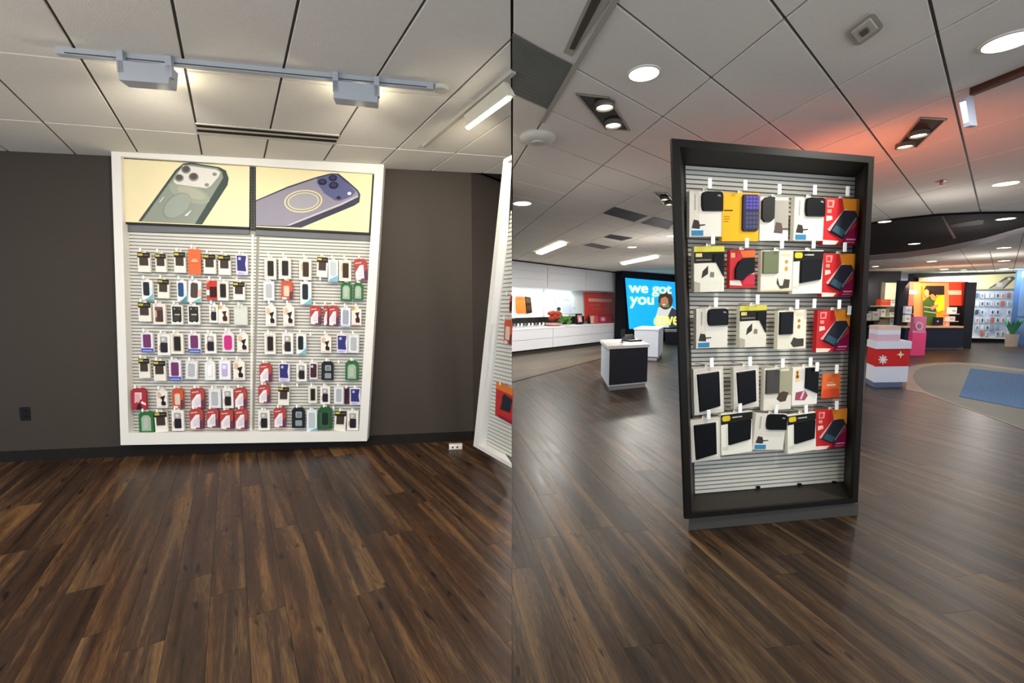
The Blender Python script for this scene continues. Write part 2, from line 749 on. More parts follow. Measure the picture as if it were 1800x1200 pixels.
# slotted upright between the posters
mb = MB()
U0, U1 = WL.at(444.5, 288, .085), WL.at(444.5, 405, .085)
mb.prism([WL.at(x, y, .085) for x, y in ((440, 289), (449, 290), (449, 404), (440, 403))], -WL.n * .028, DGREY)
for k in range(22):
    c_ = lerp(U0, U1, (k + .5) / 22)
    mb.prism([c_ + WL.u * a + WL.w * b + WL.n * .0008 for a, b in ((-.006, -.006), (.006, -.006), (.006, .006), (-.006, .006))],
             -WL.n * .0004, M('#23282a', .6))
mb.build('slotted_upright', DISP, keep=True)
panel(DISP, 'poster_gap_strip', WL, [(217, 393), (438, 403), (438, 411), (219, 407)], .075, .016, M('#6d6f72', .5))  # grey strip stands in for the shade in the gap below the poster
panel(DISP, 'poster_gap_strip', WL, [(450, 403), (651, 412), (650, 424), (449, 413)], .075, .016, M('#6d6f72', .5))  # gap shade below the second poster, drawn as a strip too


def poster(quad, name, label_, draw):
    """a printed panel; draw(w, h) gives its print in metres"""
    p = [WL.at(x, y, .10) for x, y in quad]
    w = ((p[1] - p[0]).length + (p[2] - p[3]).length) / 2
    h = ((p[3] - p[0]).length + (p[2] - p[1]).length) / 2
    mb = MB()
    mb.prism(p, -WL.n * .03, M('#2a2722', .5))
    o = mb.build(name, DISP, keep=True)
    o['label'] = label_
    mp = MB()
    for k, (poly, hexc) in enumerate(draw(w, h)):
        vs = []
        for x, z in poly:
            s, t = x / w, 1 - z / h
            q = lerp(lerp(p[0], p[1], s), lerp(p[3], p[2], s), t)
            vs.append(q + WL.n * (.0008 + .0004 * k))
        mp.add(vs, [tuple(range(len(vs)))], hexc if not isinstance(hexc, str) else M(hexc, .4, 0, .03))
    mp.build('printed_poster', o, keep=False)
    return o


def from_px(px, box):
    """points read off the photograph inside a poster's box -> 0..1 coordinates"""
    x0, y0, x1, y1 = box
    return [((x - x0) / (x1 - x0), 1 - (y - y0) / (y1 - y0)) for x, y in px]


def poster_a(w, h):
    B = (213, 284, 439, 399)
    S = lambda pts: [(u * w, v * h) for u, v in from_px(pts, B)]
    def sh(pts):      # undo the slope of the poster's top edge
        return S([(x, y + (213 - x) * .052) for x, y in pts])
    e = lambda cx, cy, rx, ry, r=0: sh(ell(cx, cy, rx, ry, 20, r))
    L_ = [(rect(0, w, 0, h), '#2c2820'), (rect(.012 * w, w, .028 * h, .985 * h), '#e9dcb2')]
    L_ += [(sh([(240, 395), (306, 305), (320, 293), (334, 291.5), (384, 299), (396, 305), (401, 319), (399, 331), (353, 402)]), '#46504c')]
    L_ += [(sh([(246, 395), (309, 308), (322, 296), (334, 294.5), (381, 301), (389, 308), (391, 318), (340, 401)]), '#8d9488')]
    L_ += [(sh(ell(331, 346, 38, 15, 24, .35)), '#9aa090'), (sh(ell(334, 345, 26, 9, 24, .35)), '#aaaa98'), (sh(ell(308, 368, 29, 18, 24, -.7)), '#7d8880'), (sh(ell(309, 368, 27.5, 17, 24, -.7)), '#98a096')]
    L_ += [(sh([(320, 296), (378, 303.5), (386, 308), (384, 315), (369, 333), (361, 337), (309, 330), (303, 326), (304, 321), (315, 304)]), '#d9d5ce')]
    for cx, cy, r in ((325, 304, 8.5), (313, 319, 8), (338.5, 317, 9)):
        L_ += [(e(cx, cy, r, r * .85), '#8b8880'), (e(cx, cy - 1, r * .74, r * .62), '#55544f')]
    L_ += [(e(376, 312, 4, 3), '#8a8880'), (e(362, 331, 4, 3), '#8a8880')]
    L_ += [(sh([(277, 362), (285, 352.5), (288, 352), (280, 362)]), '#b9d2c8'), (sh([(322, 386), (333, 377), (335, 377), (327, 387)]), '#d6dfd4')]
    return L_


def poster_b(w, h):
    B = (450, 297, 658, 407)
    S = lambda pts: [(u * w, v * h) for u, v in from_px(pts, B)]
    def sh(pts):
        return S([(x, y + (450 - x) * .060) for x, y in pts])
    e = lambda cx, cy, rx, ry, r=0: sh(ell(cx, cy, rx, ry, 24, r))
    L_ = [(rect(0, w, 0, h), '#2c2820'), (rect(0, .985 * w, .03 * h, .985 * h), '#e9dcae')]
    L_ += [(sh([(450, 357), (505, 333), (555, 316), (580, 309.5), (594, 310), (612, 324), (630, 339), (635, 347), (634, 361), (625, 367), (530, 406), (450, 402)]), '#3b3a4c')]
    L_ += [(sh([(450, 359), (505, 336), (556, 318), (581, 311.5), (592, 312), (611, 327), (628, 341), (632, 348), (600, 364), (503, 403), (450, 401)]), '#8d8896')]
    L_ += [(sh([(556, 318), (581, 311.5), (592, 312), (611, 327), (626, 342), (620, 350), (600, 358), (590, 358), (570, 345), (556, 327)]), '#585c82')]
    L_ += [(sh([(503, 402), (600, 363), (630, 349), (632, 351), (602, 366), (510, 402)]), '#bdb6c0')]
    L_ += [(e(533, 359, 34, 20, -.08), '#d8cf9c'), (e(533, 359, 31.5, 18, -.08), '#8f8a94'), (e(533, 359, 28, 15.5, -.08), '#d6cd9a'),
           (e(533, 359, 26, 14, -.08), '#9c98a0')]
    for cx, cy, r in ((584, 318, 7.5), (566, 325, 7.5), (586, 331, 8.5)):
        L_ += [(e(cx, cy, r, r * .75), '#23233a'), (e(cx, cy - .6, r * .6, r * .42), '#3a3a58')]
    L_ += [(e(596, 353, 4, 2.8), '#24243c'), (e(615, 345.5, 3.6, 2.8), '#d9dcee')]
    return L_


poster([(213, 277), (439, 291), (438, 402), (216, 393)], 'poster_panel', 'cream poster of a grey green phone case', poster_a)
poster([(450, 291), (658, 305), (651, 412), (450, 402)], 'poster_panel', 'cream poster of a dark blue phone case', poster_b)
for o in list(DISP.children):
    for c in o.children:
        c.matrix_parent_inverse = (o.matrix_parent_inverse.inverted() @ DISP.matrix_basis.inverted()) if False else Matrix.Identity(4)

# ------------------------------------------------------------------ phone case packs
DARK = '#26211f'
KINDS = {
    'otter': dict(body='#e9e4d8', look='white case box with black top and yellow badge',
                  prints=[([(0, .74), (1, .74), (1, 1), (0, 1)], '#26221a'), ([(.04, .84), (.42, .84), (.42, .95), (.04, .95)], '#c9b648'),
                          ([(.5, .86), (.9, .86), (.9, .9), (.5, .9)], '#7a7458')],
                  solids=[([(.16, .34), (.84, .34), (.84, .74), (.16, .74)], '#423630', .008)]),
    'white': dict(body='#ece6da', look='white framed case box with dark window',
                  prints=[([(.14, .1), (.86, .1), (.86, .93), (.14, .93)], '#cfc7ba')],
                  solids=[(rrect(.28, .8, .16, .86, .06), DARK, .008)]),
    'floral': dict(body='#ece6da', look='white framed box with dark floral case',
                   prints=[([(.14, .1), (.86, .1), (.86, .93), (.14, .93)], '#d8cdb6'), ([(.14, .45), (.4, .5), (.3, .8), (.14, .75)], '#d9b690')],
                   solids=[(rrect(.3, .8, .16, .86, .06), '#3a2d22', .008)]),
    'half': dict(body='#ebe8e2', look='white case box with dark lower half window',
                 prints=[(rrect(.2, .8, .56, .88, .08), '#a9a49e'), (ell(.45, .74, .14, .07), '#d8d4cc'), ([(.12, .2), (.24, .25), (.24, .5), (.12, .45)], '#c8a58a')],
                 solids=[(rrect(.24, .8, .13, .6, .05), '#24232b', .008)]),
    'teal': dict(body='#e6e9e8', look='white box with black case and teal corner',
                 prints=[([(.22, 0), (1, 0), (1, .3), (.78, .2), (.55, .1)], '#6fb3bd'), ([(.6, .2), (1, .3), (1, .62), (.74, .6)], '#cfe3e8')],
                 solids=[(rrect(.18, .72, .22, .9, .1), '#20242a', .008)]),
    'tealblue': dict(body='#e6e9e8', look='white box with blue case and teal corner',
                     prints=[([(.22, 0), (1, 0), (1, .3), (.78, .2), (.55, .1)], '#3f8f9c'), ([(.6, .2), (1, .3), (1, .62), (.74, .6)], '#cfe3e8')],
                     solids=[(rrect(.16, .7, .24, .9, .1), '#2c4a78', .008)]),
    'tealgrey': dict(body='#eceae6', look='white box with brown grey case and teal corner',
                     prints=[([(.4, 0), (1, 0), (1, .22), (.7, .14)], '#6fb8b8'), ([(.68, .2), (1, .3), (1, .62), (.78, .6)], '#e3b9a8')],
                     solids=[(rrect(.2, .76, .2, .9, .12), '#4b423c', .008)]),
    'tealclear': dict(body='#dfe9ec', look='pale box with clear case and teal corner',
                      prints=[([(.1, 0), (1, 0), (1, .3), (.5, .2), (.1, .1)], '#7fb2c4')],
                      solids=[(rrect(.2, .8, .3, .92, .1), '#b9c3c4', .006)]),
    'blueband': dict(body='#e4e0ea', look='lilac box with purple case and blue band',
                     prints=[([(0, 0), (1, 0), (1, .2), (0, .2)], '#4a57ab'), ([(.08, .06), (.9, .06), (.9, .1), (.08, .1)], '#b8c0e6')],
                     solids=[(rrect(.2, .82, .24, .9, .08), '#6f3562', .008)]),
    'blue': dict(body='#e3dcec', look='lilac box with large indigo case',
                 prints=[([(.1, .04), (.6, .02), (.9, .1), (.2, .14)], '#b5a8d8')],
                 solids=[([(.1, .2), (.88, .18), (.8, .55), (.9, .94), (.08, .94)], '#34346f', .008)], extra=[(rrect(.24, .46, .72, .86, .04), '#b9bbe0')]),
    'red': dict(body='#ad4543', look='red topped box with white slanted front', outline=[(0, 0), (1, 0), (1, .86), (.82, 1), (.2, 1), (0, .88)],
                prints=[([(.06, .08), (.74, .08), (.74, .72), (.46, .7), (.06, .36)], '#e6dfe2'), ([(.74, 0), (1, 0), (1, .5), (.74, .36)], '#5c3a5a'),
                        ([(.06, .03), (.42, .0), (.5, .08), (.06, .12)], '#f0e8e6'), ([(.1, .76), (.6, .8), (.6, .86), (.1, .82)], '#e8a89a')],
                solids=[([(.3, .2), (.66, .2), (.66, .62), (.3, .4)], '#d5cdd4', .005)]),
    'reddark': dict(body='#a5303c', look='red box with white and dark red front', outline=[(0, 0), (1, 0), (1, .86), (.82, 1), (.2, 1), (0, .88)],
                    prints=[([(.2, .3), (.7, .5), (.72, .8), (.24, .8)], '#e3c4c6'), ([(.3, .0), (.74, .0), (.6, .35), (.36, .2)], '#3a1c26'), ([(.62, .3), (.96, .2), (.96, .3), (.7, .4)], '#f0dcd8')],
                    solids=[(rrect(.26, .56, .34, .74, .06), '#d9a9a8', .005)]),
    'orangered': dict(body='#c4553a', look='orange red box with pale case', outline=[(0, 0), (1, 0), (1, .86), (.82, 1), (.2, 1), (0, .88)],
                      prints=[([(.74, 0), (1, 0), (1, .45), (.74, .36)], '#5c3a4a'), ([(.1, 0), (.5, 0), (.5, .1), (.1, .12)], '#e8ddd6')],
                      solids=[(rrect(.24, .74, .16, .72, .08), '#d9c3ae', .006)]),
    'redblack': dict(body='#c23a34', look='red box with dark brown case',
                     prints=[([(.0, .22), (.28, .22), (.28, .5), (0, .5)], '#efe9e2'), ([(0, .8), (.4, 1), (0, 1)], '#e59a80')],
                     solids=[(rrect(.3, .92, .12, .68, .06), '#361a18', .008)]),
    'green': dict(body='#2f6b3c', look='green box with pale arched window', outline=[(0, 0), (1, 0), (1, .86), (.78, 1), (.2, 1), (0, .86)],
                  prints=[([(.18, .08), (.82, .08), (.82, .7), (.66, .82), (.34, .82), (.18, .7)], '#9fb39e')],
                  solids=[(rrect(.32, .68, .16, .66, .08), '#b4b9aa', .006)]),
    'greendark': dict(body='#2c5a34', look='dark green box with black case', outline=[(0, 0), (1, 0), (1, .86), (.78, 1), (.2, 1), (0, .86)],
                      prints=[([(.14, .1), (.8, .1), (.8, .8), (.14, .7)], '#3f5f48')],
                      solids=[(rrect(.3, .74, .2, .74, .08), '#1f2a26', .008)]),
    'black': dict(body='#23272b', look='black box with two grey windows', outline=[(0, 0), (1, 0), (1, .86), (.8, 1), (.2, 1), (0, .86)],
                  prints=[(rrect(.28, .82, .1, .38, .06), '#8b9398'), (rrect(.3, .8, .5, .8, .08), '#9aa2a6')],
                  solids=[(rrect(.38, .72, .54, .74, .06), '#777f84', .004)]),
    'clear': dict(body='#d9dade', look='pale box with clear grey case',
                  prints=[(rrect(.14, .86, .08, .92, .08), '#e6e7ea')],
                  solids=[(rrect(.22, .78, .14, .86, .1), '#aeb0b4', .006)]),
    'clearblue': dict(body='#e3e3ea', look='pale lilac box with blue clear case',
                      prints=[([(0, 0), (1, 0), (1, .1), (0, .1)], '#b9c3dc')],
                      solids=[(rrect(.2, .8, .14, .86, .1), '#9aa2b0', .006)]),
    'plain': dict(body='#e6e7e6', look='plain white case box with arched top', outline=[(0, 0), (1, 0), (1, .88), (.6, 1), (.4, 1), (0, .88)],
                  prints=[(rrect(.2, .8, .14, .8, .1), '#dcdedd')], solids=[(rrect(.3, .7, .2, .74, .1), '#eeeeec', .005)]),
    'lilac': dict(body='#e6e4ea', look='white box with pale lilac case',
                  prints=[(rrect(.14, .86, .1, .92, .06), '#efeef2')], solids=[(rrect(.24, .76, .18, .84, .08), '#b7a9d2', .008)],
                  extra=[(rrect(.32, .68, .56, .76, .04), '#ded8ee')]),
    'pink': dict(body='#e8dce0', look='pale pink box with magenta case', outline=[(0, 0), (1, 0), (1, .84), (.66, 1), (.34, 1), (0, .84)],
                 prints=[(rrect(.1, .9, .05, .8, .14), '#f0d4de')], solids=[(rrect(.16, .84, .1, .8, .16), '#c22f79', .009)]),
    'swoosh': dict(body='#e9e2d9', look='white box with black curved case', outline=[(0, 0), (1, 0), (1, .86), (.62, 1), (.38, 1), (0, .86)],
                   prints=[([(.08, .56), (.4, .5), (.5, .72), (.3, .86), (.08, .8)], '#d3b39c'), ([(.1, .03), (.9, .03), (.9, .1), (.1, .1)], '#dcc8c4')],
                   solids=[([(.36, .6), (.82, .68), (.72, .5), (.66, .4), (.86, .3), (.84, .14), (.5, .14), (.44, .3), (.56, .42)], '#241f22', .006)]),
    'swooshbrown': dict(body='#e9ded4', look='white box with brown curved case', outline=[(0, 0), (1, 0), (1, .86), (.62, 1), (.38, 1), (0, .86)],
                        prints=[([(.0, .8), (.3, .86), (.3, 1), (.1, 1)], '#c9a548'), ([(.1, .0), (.9, .0), (.9, .06), (.1, .08)], '#d9a9a4')],
                        solids=[([(.36, .7), (.8, .74), (.7, .52), (.86, .36), (.84, .16), (.46, .16), (.4, .36), (.56, .48)], '#3d2420', .006)]),
    'brown': dict(body='#e9ded4', look='white framed box with brown photo front',
                  prints=[(rrect(.16, .8, .12, .86, .06), '#6f5148'), ([(.16, .3), (.34, .4), (.3, .66), (.16, .7)], '#caa68c')],
                  solids=[(rrect(.34, .78, .14, .7, .06), '#4a3531', .007)]),
    'notch': dict(body='#e4e3de', look='white box with dark notched card',
                  prints=[([(.1, .14), (.4, .1), (.5, .16), (.78, .1), (.9, .2), (.9, .92), (.1, .92)], '#2f2f2b'), ([(.3, .48), (.76, .48), (.76, .54), (.3, .54)], '#bdbcb4'),
                          (ell(.3, .8, .06, .04), '#c9b29a'), (ell(.72, .8, .06, .04), '#b9503f')],
                  solids=[(rrect(.24, .76, .18, .44, .04), '#3d3c37', .006)]),
    'maroon': dict(body='#e8e2e4', look='narrow white box with maroon case',
                   prints=[], solids=[(rrect(.12, .9, .1, .92, .08), '#43242e', .008)], extra=[(rrect(.2, .5, .7, .84, .04), '#d8ccd0')]),
    'sliver': dict(body='#5c2a38', look='narrow maroon box half behind the lilac box',
                   prints=[([(.1, .1), (.5, .1), (.5, .3), (.1, .3)], '#2a2440')], solids=[(rrect(.2, .8, .3, .9, .08), '#3a1d2a', .006)]),
    'orange': dict(body='#e8683c', look='flat orange price card', thin=True,
                   prints=[([(.25, .5), (.75, .5), (.75, .56), (.25, .56)], '#f6b79a'), ([(.32, .58), (.68, .58), (.68, .61), (.32, .61)], '#f6b79a'), ([(0, .42), (1, .44), (1, .46), (0, .44)], '#d9572e')], solids=[]),
    'blank': dict(body='#c3c6be', look='blank pale grey box',
                  prints=[(rrect(.06, .94, .05, .95, .02), '#cdd0c8')], solids=[]),
}


def make_pack(kind, mat4, w, h, label, group, name='phone_case_pack', t=.022, tab=True, cat='phone case', spec=None):
    K = spec or KINDS[kind]
    root = thing(name, label, cat, mat4, group)
    t = .004 if K.get('thin') else t
    S = lambda poly: [((u - .5) * w, v * h) for u, v in poly]
    out = S(K.get('outline', [(0, 0), (1, 0), (1, 1), (0, 1)]))
    mb = MB()
    mb.prism([Vector((x, 0, z)) for x, z in out], (0, t, 0), M(K['body'], .4, 0, .03))
    mb.build('carton', root)
    if K['prints']:
        print_mesh(root, 'printed_front', [(S(p), c) for p, c in K['prints']])
    if K['solids']:
        mb = MB()
        for p, c, th in K['solids']:
            q = S(p)
            b_ = [Vector((x, .0, z)) for x, z in q]
            cx = sum(v.x for v in b_) / len(b_)
            cz = sum(v.z for v in b_) / len(b_)
            f_ = [Vector((cx + (v.x - cx) * .94, -th, cz + (v.z - cz) * .97)) for v in b_]
            mb.hexa(f_, b_, M(c, .35, 0, .05))
        th = K['solids'][0][2]
        for p, c in K.get('extra', []):
            mb.add([(x, -th - .0006, z) for x, z in S(p)], [tuple(range(len(p)))], M(c, .4))
        mb.build('phone_case', root)
    if tab:
        mb = MB()
        tw = min(.018, w * .2)
        mb.prism([Vector((x, t * .35, z)) for x, z in ((-tw, h), (tw, h), (tw * .8, h + .018), (-tw * .8, h + .018))], (0, .0012, 0), M('#e2dfd0', .3))
        mb.build('hang_tab', root)
    return root


PACKS = [
    # (bay, row, [(kind, x0, y0, x1, y1, tilt degrees)])
    ('left', 'top', [('otter', 242, 444, 264, 478, 0), ('otter', 273, 446, 292, 478, 0), ('otter', 306, 443, 326, 479, 0), ('orange', 331, 438, 353, 482, 0),
                     ('otter', 358, 447, 379, 481, 0), ('otter', 384, 449, 405, 483, 0), ('blue', 415, 447, 435, 483, 0)]),
    ('left', 'second', [('teal', 249, 492, 268, 527, 0), ('otter', 277, 491, 297, 524, 2), ('tealblue', 311, 493, 328, 530, 0), ('tealgrey', 331, 493, 353, 531, 3),
                        ('redblack', 363, 493, 382, 526, 0), ('white', 382, 494, 401, 528, 0), ('otter', 410, 496, 430, 527, 0)]),
    ('left', 'third', [('otter', 243, 532, 265, 565, 0), ('brown', 269, 534, 291, 570, 0), ('notch', 301, 536, 321, 570, 0), ('notch', 330, 536, 351, 570, 0),
                       ('half', 368, 535, 383, 567, 0), ('swooshbrown', 384, 538, 402, 569, 0), ('blank', 411, 538, 435, 571, 0)]),
    ('left', 'fourth', [('blueband', 248, 584, 269, 619, 0), ('half', 277, 587, 299, 624, 1), ('white', 300, 586, 322, 622, 0), ('blueband', 331, 586, 352, 620, 0),
                        ('half', 360, 586, 380, 621, 0), ('pink', 391, 582, 411, 618, 0), ('swoosh', 417, 584, 436, 619, 0)]),
    ('left', 'fifth', [('otter', 244, 630, 263, 664, 0), ('otter', 270, 634, 291, 669, 0), ('blueband', 297, 633, 318, 669, 0), ('clear', 326, 634, 347, 666, 3),
                       ('plain', 360, 633, 378, 668, 0), ('lilac', 385, 633, 405, 667, 0), ('swoosh', 410, 632, 430, 668, 0)]),
    ('left', 'sixth', [('reddark', 231, 682, 257, 720, 0), ('swoosh', 275, 684, 294, 717, 0), ('orangered', 303, 682, 322, 717, 0), ('red', 335, 682, 359, 718, 0),
                       ('clear', 367, 683, 388, 717, 0), ('half', 391, 683, 410, 717, 0), ('red', 412, 681, 433, 716, 0)]),
    ('left', 'bottom', [('green', 244, 723, 270, 760, 0), ('otter', 272, 724, 294, 759, -2), ('half', 302, 721, 323, 757, 0), ('red', 333, 718, 357, 754, 0),
                        ('red', 363, 718, 384, 751, 0), ('red', 387, 720, 410, 754, 0), ('red', 413, 718, 435, 754, 0)]),
    ('right', 'top', [('white', 465, 453, 485, 491, 0), ('white', 490, 453, 511, 490, 0), ('floral', 526, 455, 547, 492, 0), ('otter', 557, 452, 576, 487, 2),
                      ('tealclear', 577, 457, 594, 495, 0), ('floral', 596, 457, 617, 494, 0), ('red', 623, 455, 645, 492, -5)]),
    ('right', 'second', [('clear', 463, 494, 482, 528, 0), ('orangered', 494, 493, 514, 526, 0), ('teal', 528, 495, 547, 535, 0), ('green', 599, 496, 618, 528, 0),
                         ('green', 621, 497, 638, 527, 0)]),
    ('right', 'third', [('swoosh', 467, 535, 485, 573, 0), ('swoosh', 498, 535, 517, 573, 0), ('red', 545, 537, 564, 570, 0), ('red', 569, 537, 577, 572, 0), ('red', 578, 537, 595, 572, 0),
                        ('clearblue', 599, 540, 616, 574, 0), ('swooshbrown', 618, 540, 635, 572, 0)]),
    ('right', 'fourth', [('white', 465, 586, 484, 622, 0), ('half', 496, 586, 515, 622, 0), ('teal', 521, 587, 538, 622, 0), ('swoosh', 564, 588, 582, 620, 0),
                         ('blue', 592, 588, 611, 620, 0), ('clear', 612, 588, 631, 620, 0)]),
    ('right', 'fifth', [('red', 456, 638, 477, 671, 0), ('blue', 490, 638, 509, 670, 0), ('half', 521, 638, 539, 670, 0), ('maroon', 544, 637, 558, 666, 0),
                        ('black', 565, 635, 586, 668, 0), ('green', 607, 634, 630, 668, 0)]),
    ('right', 'sixth', [('red', 454, 676, 474, 708, 0), ('otter', 489, 680, 508, 712, 2), ('white', 542, 679, 557, 708, 0), ('half', 563, 679, 580, 710, 0),
                        ('clear', 587, 679, 604, 710, 0), ('sliver', 606, 682, 613, 710, 0), ('blue', 615, 682, 634, 711, 0)]),
    ('right', 'bottom', [('half', 454, 721, 474, 756, 0), ('red', 481, 716, 502, 751, 0), ('black', 513, 716, 535, 752, 0), ('tealclear', 539, 721, 557, 764, 0),
                         ('greendark', 559, 715, 583, 754, 0), ('otter', 588, 722, 608, 757, 3), ('half', 610, 722, 630, 756, 0)]),
]
ORD = ['first', 'second', 'third', 'fourth', 'fifth', 'sixth', 'seventh']
HOOK_MB = MB()
HOOK_MB.tube([(0, .062, .0), (0, -.028, .0), (0, -.040, .006)], .0028, STEEL, 6)
HOOK_MB.box(-.007, .007, -.046, -.042, -.006, .024, M('#efeee8', .4))
HOOK_ME = HOOK_MB.mesh('peg_hook')
POFF = .118


def place_pack(pl, off, x0, y0, x1, y1, lean, tilt):
    xm, ym = (x0 + x1) / 2, (y0 + y1) / 2
    w = (pl.at(x1, ym, off) - pl.at(x0, ym, off)).length
    h = (pl.at(xm, y0, off) - pl.at(xm, y1, off)).length
    up = pl.at(xm - lean * (ym - y0), y0, off) - pl.at(xm, ym, off)
    ang = math.atan2(-(up.dot(pl.u)), up.dot(pl.w)) * .5 + math.radians(tilt)
    c = pl.at(xm, ym, off)
    m = pl.frame(c, ang)
    m.translation = c - m.col[2].xyz * (h / 2)
    return m, w, h


for bay, row, items in PACKS:
    for i, (kind, x0, y0, x1, y1, tilt) in enumerate(items):
        lean = lerp(.0323, -.0616, ((x0 + x1) / 2 - 203) / 457)
        off = POFF + (.012 if kind in ('orange', 'tealclear') else 0) - (.03 if kind == 'sliver' else 0)
        m, w, h = place_pack(WL, off, x0, y0, x1, y1, lean, -tilt)
        make_pack(kind, m, w, h, f"{KINDS[kind]['look']}, {ORD[i]} in {row} row of {bay} bay", f"phone case packs in the {row} row of the {bay} bay",
                  name='price_card' if kind == 'orange' else 'phone_case_pack', cat='card' if kind == 'orange' else 'phone case')
        hk = link_mesh('peg_hook', HOOK_ME, DISP)
        hm = m.copy()
        hm.translation = m.translation + m.col[2].xyz * (h + .012)
        hk.matrix_parent_inverse = DISP.matrix_basis.inverted()
        hk.matrix_basis = hm
for x, y in ((565, 492), (548, 588), (597, 636), (525, 677), (588, 716)):
    hk = link_mesh('peg_hook', HOOK_ME, DISP)
    hk.matrix_parent_inverse = DISP.matrix_basis.inverted()
    hk.matrix_basis = WL.frame(WL.at(x, y, POFF))
# loose price strip lying on the display's bottom lip
mb = MB()
p = [WL.at(x, y, .132) for x, y in ((562, 766), (590, 764), (590, 769), (562, 771))]
mb.prism(p, -WL.n * .03, M('#dfe3ea', .4))
one('price_strip', 'pale price strip lying on the bottom lip of the wall display', 'label strip', mb)

# ------------------------------------------------------------------ right-hand wall unit of the left room
z_b = .10
Q = at_z(866, 803, z_b)
RU = Plane((Q.x, Q.y, 0), -DL)
UNIT = thing('side_wall_display', 'white slat wall unit on the side wall, cut by the seam', 'display', Matrix.Translation((Q.x, Q.y, 0)))


def seam_pt(off, z):
    """point of the unit's plane (at off) on x = 0"""
    o_ = RU.o + RU.n * off
    t = -(o_.x + .002) / RU.u.x
    p_ = o_ + RU.u * t
    return Vector((p_.x, p_.y, z))


tl, bl = RU.at(885, 280), RU.at(832, 785)
tli, bli = RU.at(891, 288), RU.at(841, 780)
bl.z, bli.z = z_b, z_b + .035
tli.z = tl.z - .035
tr, br, tri, bri = seam_pt(0, tl.z), seam_pt(0, z_b), seam_pt(0, tli.z), seam_pt(0, bli.z)
dpt = -RU.n * .20


def deep(pts, e):
    """extrude but stop at the seam"""
    out = []
    for p_ in pts:
        q_ = p_ + e
        if q_.x > -.002:
            t = (-.002 - p_.x) / (q_.x - p_.x) if q_.x != p_.x else 0
            q_ = p_ + (q_ - p_) * max(0, min(1, t))
        out.append(q_)
    return out


UW = M('#e9e6e0', .45, 0, .02)
for nm, pts, dd in (('frame_side', [tl, tli, bli, bl], dpt), ('frame_bottom', [bl, bli, bri, br], dpt), ('frame_top', [tl, tr, tri, tli], dpt)):
    mb = MB()
    mb.hexa(pts, deep(pts, dd), UW)
    mb.build(nm, UNIT, keep=True)
b_tl, b_bl = tli - RU.n * .085, bli - RU.n * .085
if b_bl.x < -.01:
    if b_tl.x > -.006:
        b_tl = lerp(b_bl, b_tl, (-.006 - b_bl.x) / (b_tl.x - b_bl.x))
    btr, bbr = seam_pt(-.085, b_tl.z), seam_pt(-.085, bli.z)
    mb = MB()
    pts = [b_tl, btr, bbr, b_bl]
    mb.hexa(pts, [p_ - RU.n * .0 + DL * .0 + Vector((-.0, .004, 0)) for p_ in pts], SLATBACK)
    mb.build('back_board', UNIT, keep=True)
    slats(UNIT, 'slat_panel', b_tl, btr, bbr, b_bl, 60, RU.n, SLAT, 0.0, 1.0, .006)
for x0, y0, x1, y1, kind, lab in ((871, 676, 899.6, 738, 'redtab_s', 'red tablet case box on the side wall unit, lowest there'),
                                  (886, 562, 899.6, 604, 'orangered', 'orange red case box on the side wall unit, middle one'),
                                  (896, 520, 899.6, 550, 'redblack', 'sliver of red box on the side wall unit, topmost')):
    off = -.05
    sp_ = dict(body='#b8302c', prints=[([(0, .8), (1, .8), (1, 1), (0, 1)], '#d9762f'), ([(.3, .25), (.9, .3), (1, .7), (.5, .75)], '#2a2c33'),
                                       ([(.2, 0), (1, 0), (1, .1), (.2, .08)], '#8a1f3a')], solids=[(rrect(.4, .9, .3, .7, .06), '#23262d', .004)]) if kind == 'redtab_s' else None
    m, w, h = place_pack(RU, off, x0, y0, x1, y1, -.08, 0)
    make_pack(kind, m, w, h, lab, 'boxes on the side wall unit', t=.004, tab=False, spec=sp_)
    hk = link_mesh('peg_hook', HOOK_ME, UNIT)
    hm = m.copy()
    hm.translation = m.translation + m.col[2].xyz * (h + .01)
    hk.matrix_parent_inverse = UNIT.matrix_basis.inverted()
    hk.matrix_basis = hm

# ------------------------------------------------------------------ left room: track lights, slot diffuser, outlet, adapter
LAMPW = M('#aeb2b7', .4, 0, .02)
GLOW = M('#fff4da', .4, 0, 0, 9, 0, 6.0)
T0, T1 = at_z(97, 92, ZC - .03), at_z(762, 155, ZC - .03)
TP = Plane((T0.x, T0.y, 0), (T1.x - T0.x, T1.y - T0.y, 0))
TRK = thing('track_light', 'pale ceiling track above the wall display with two box lamp heads', 'track light', Matrix.Translation(T0))
mb = MB()
mb.prism([T0 + Vector((0, 0, .03)), T1 + Vector((0, 0, .03)), T1 - Vector((0, 0, .004)), T0 - Vector((0, 0, .004))], -TP.n * .036, LAMPW)
mb.build('track_rail', TRK, keep=True)
mb = MB()
mb.prism([T0 + TP.n * .001 + TP.u * .04 + Vector((0, 0, .006)), T1 + TP.n * .001 - TP.u * .04 + Vector((0, 0, .006)), T1 + TP.n * .001 - TP.u * .04, T0 + TP.n * .001 + TP.u * .04], -TP.n * .0008, M('#4a4a4c', .6))
mb.build('rail_slot', TRK, keep=True)
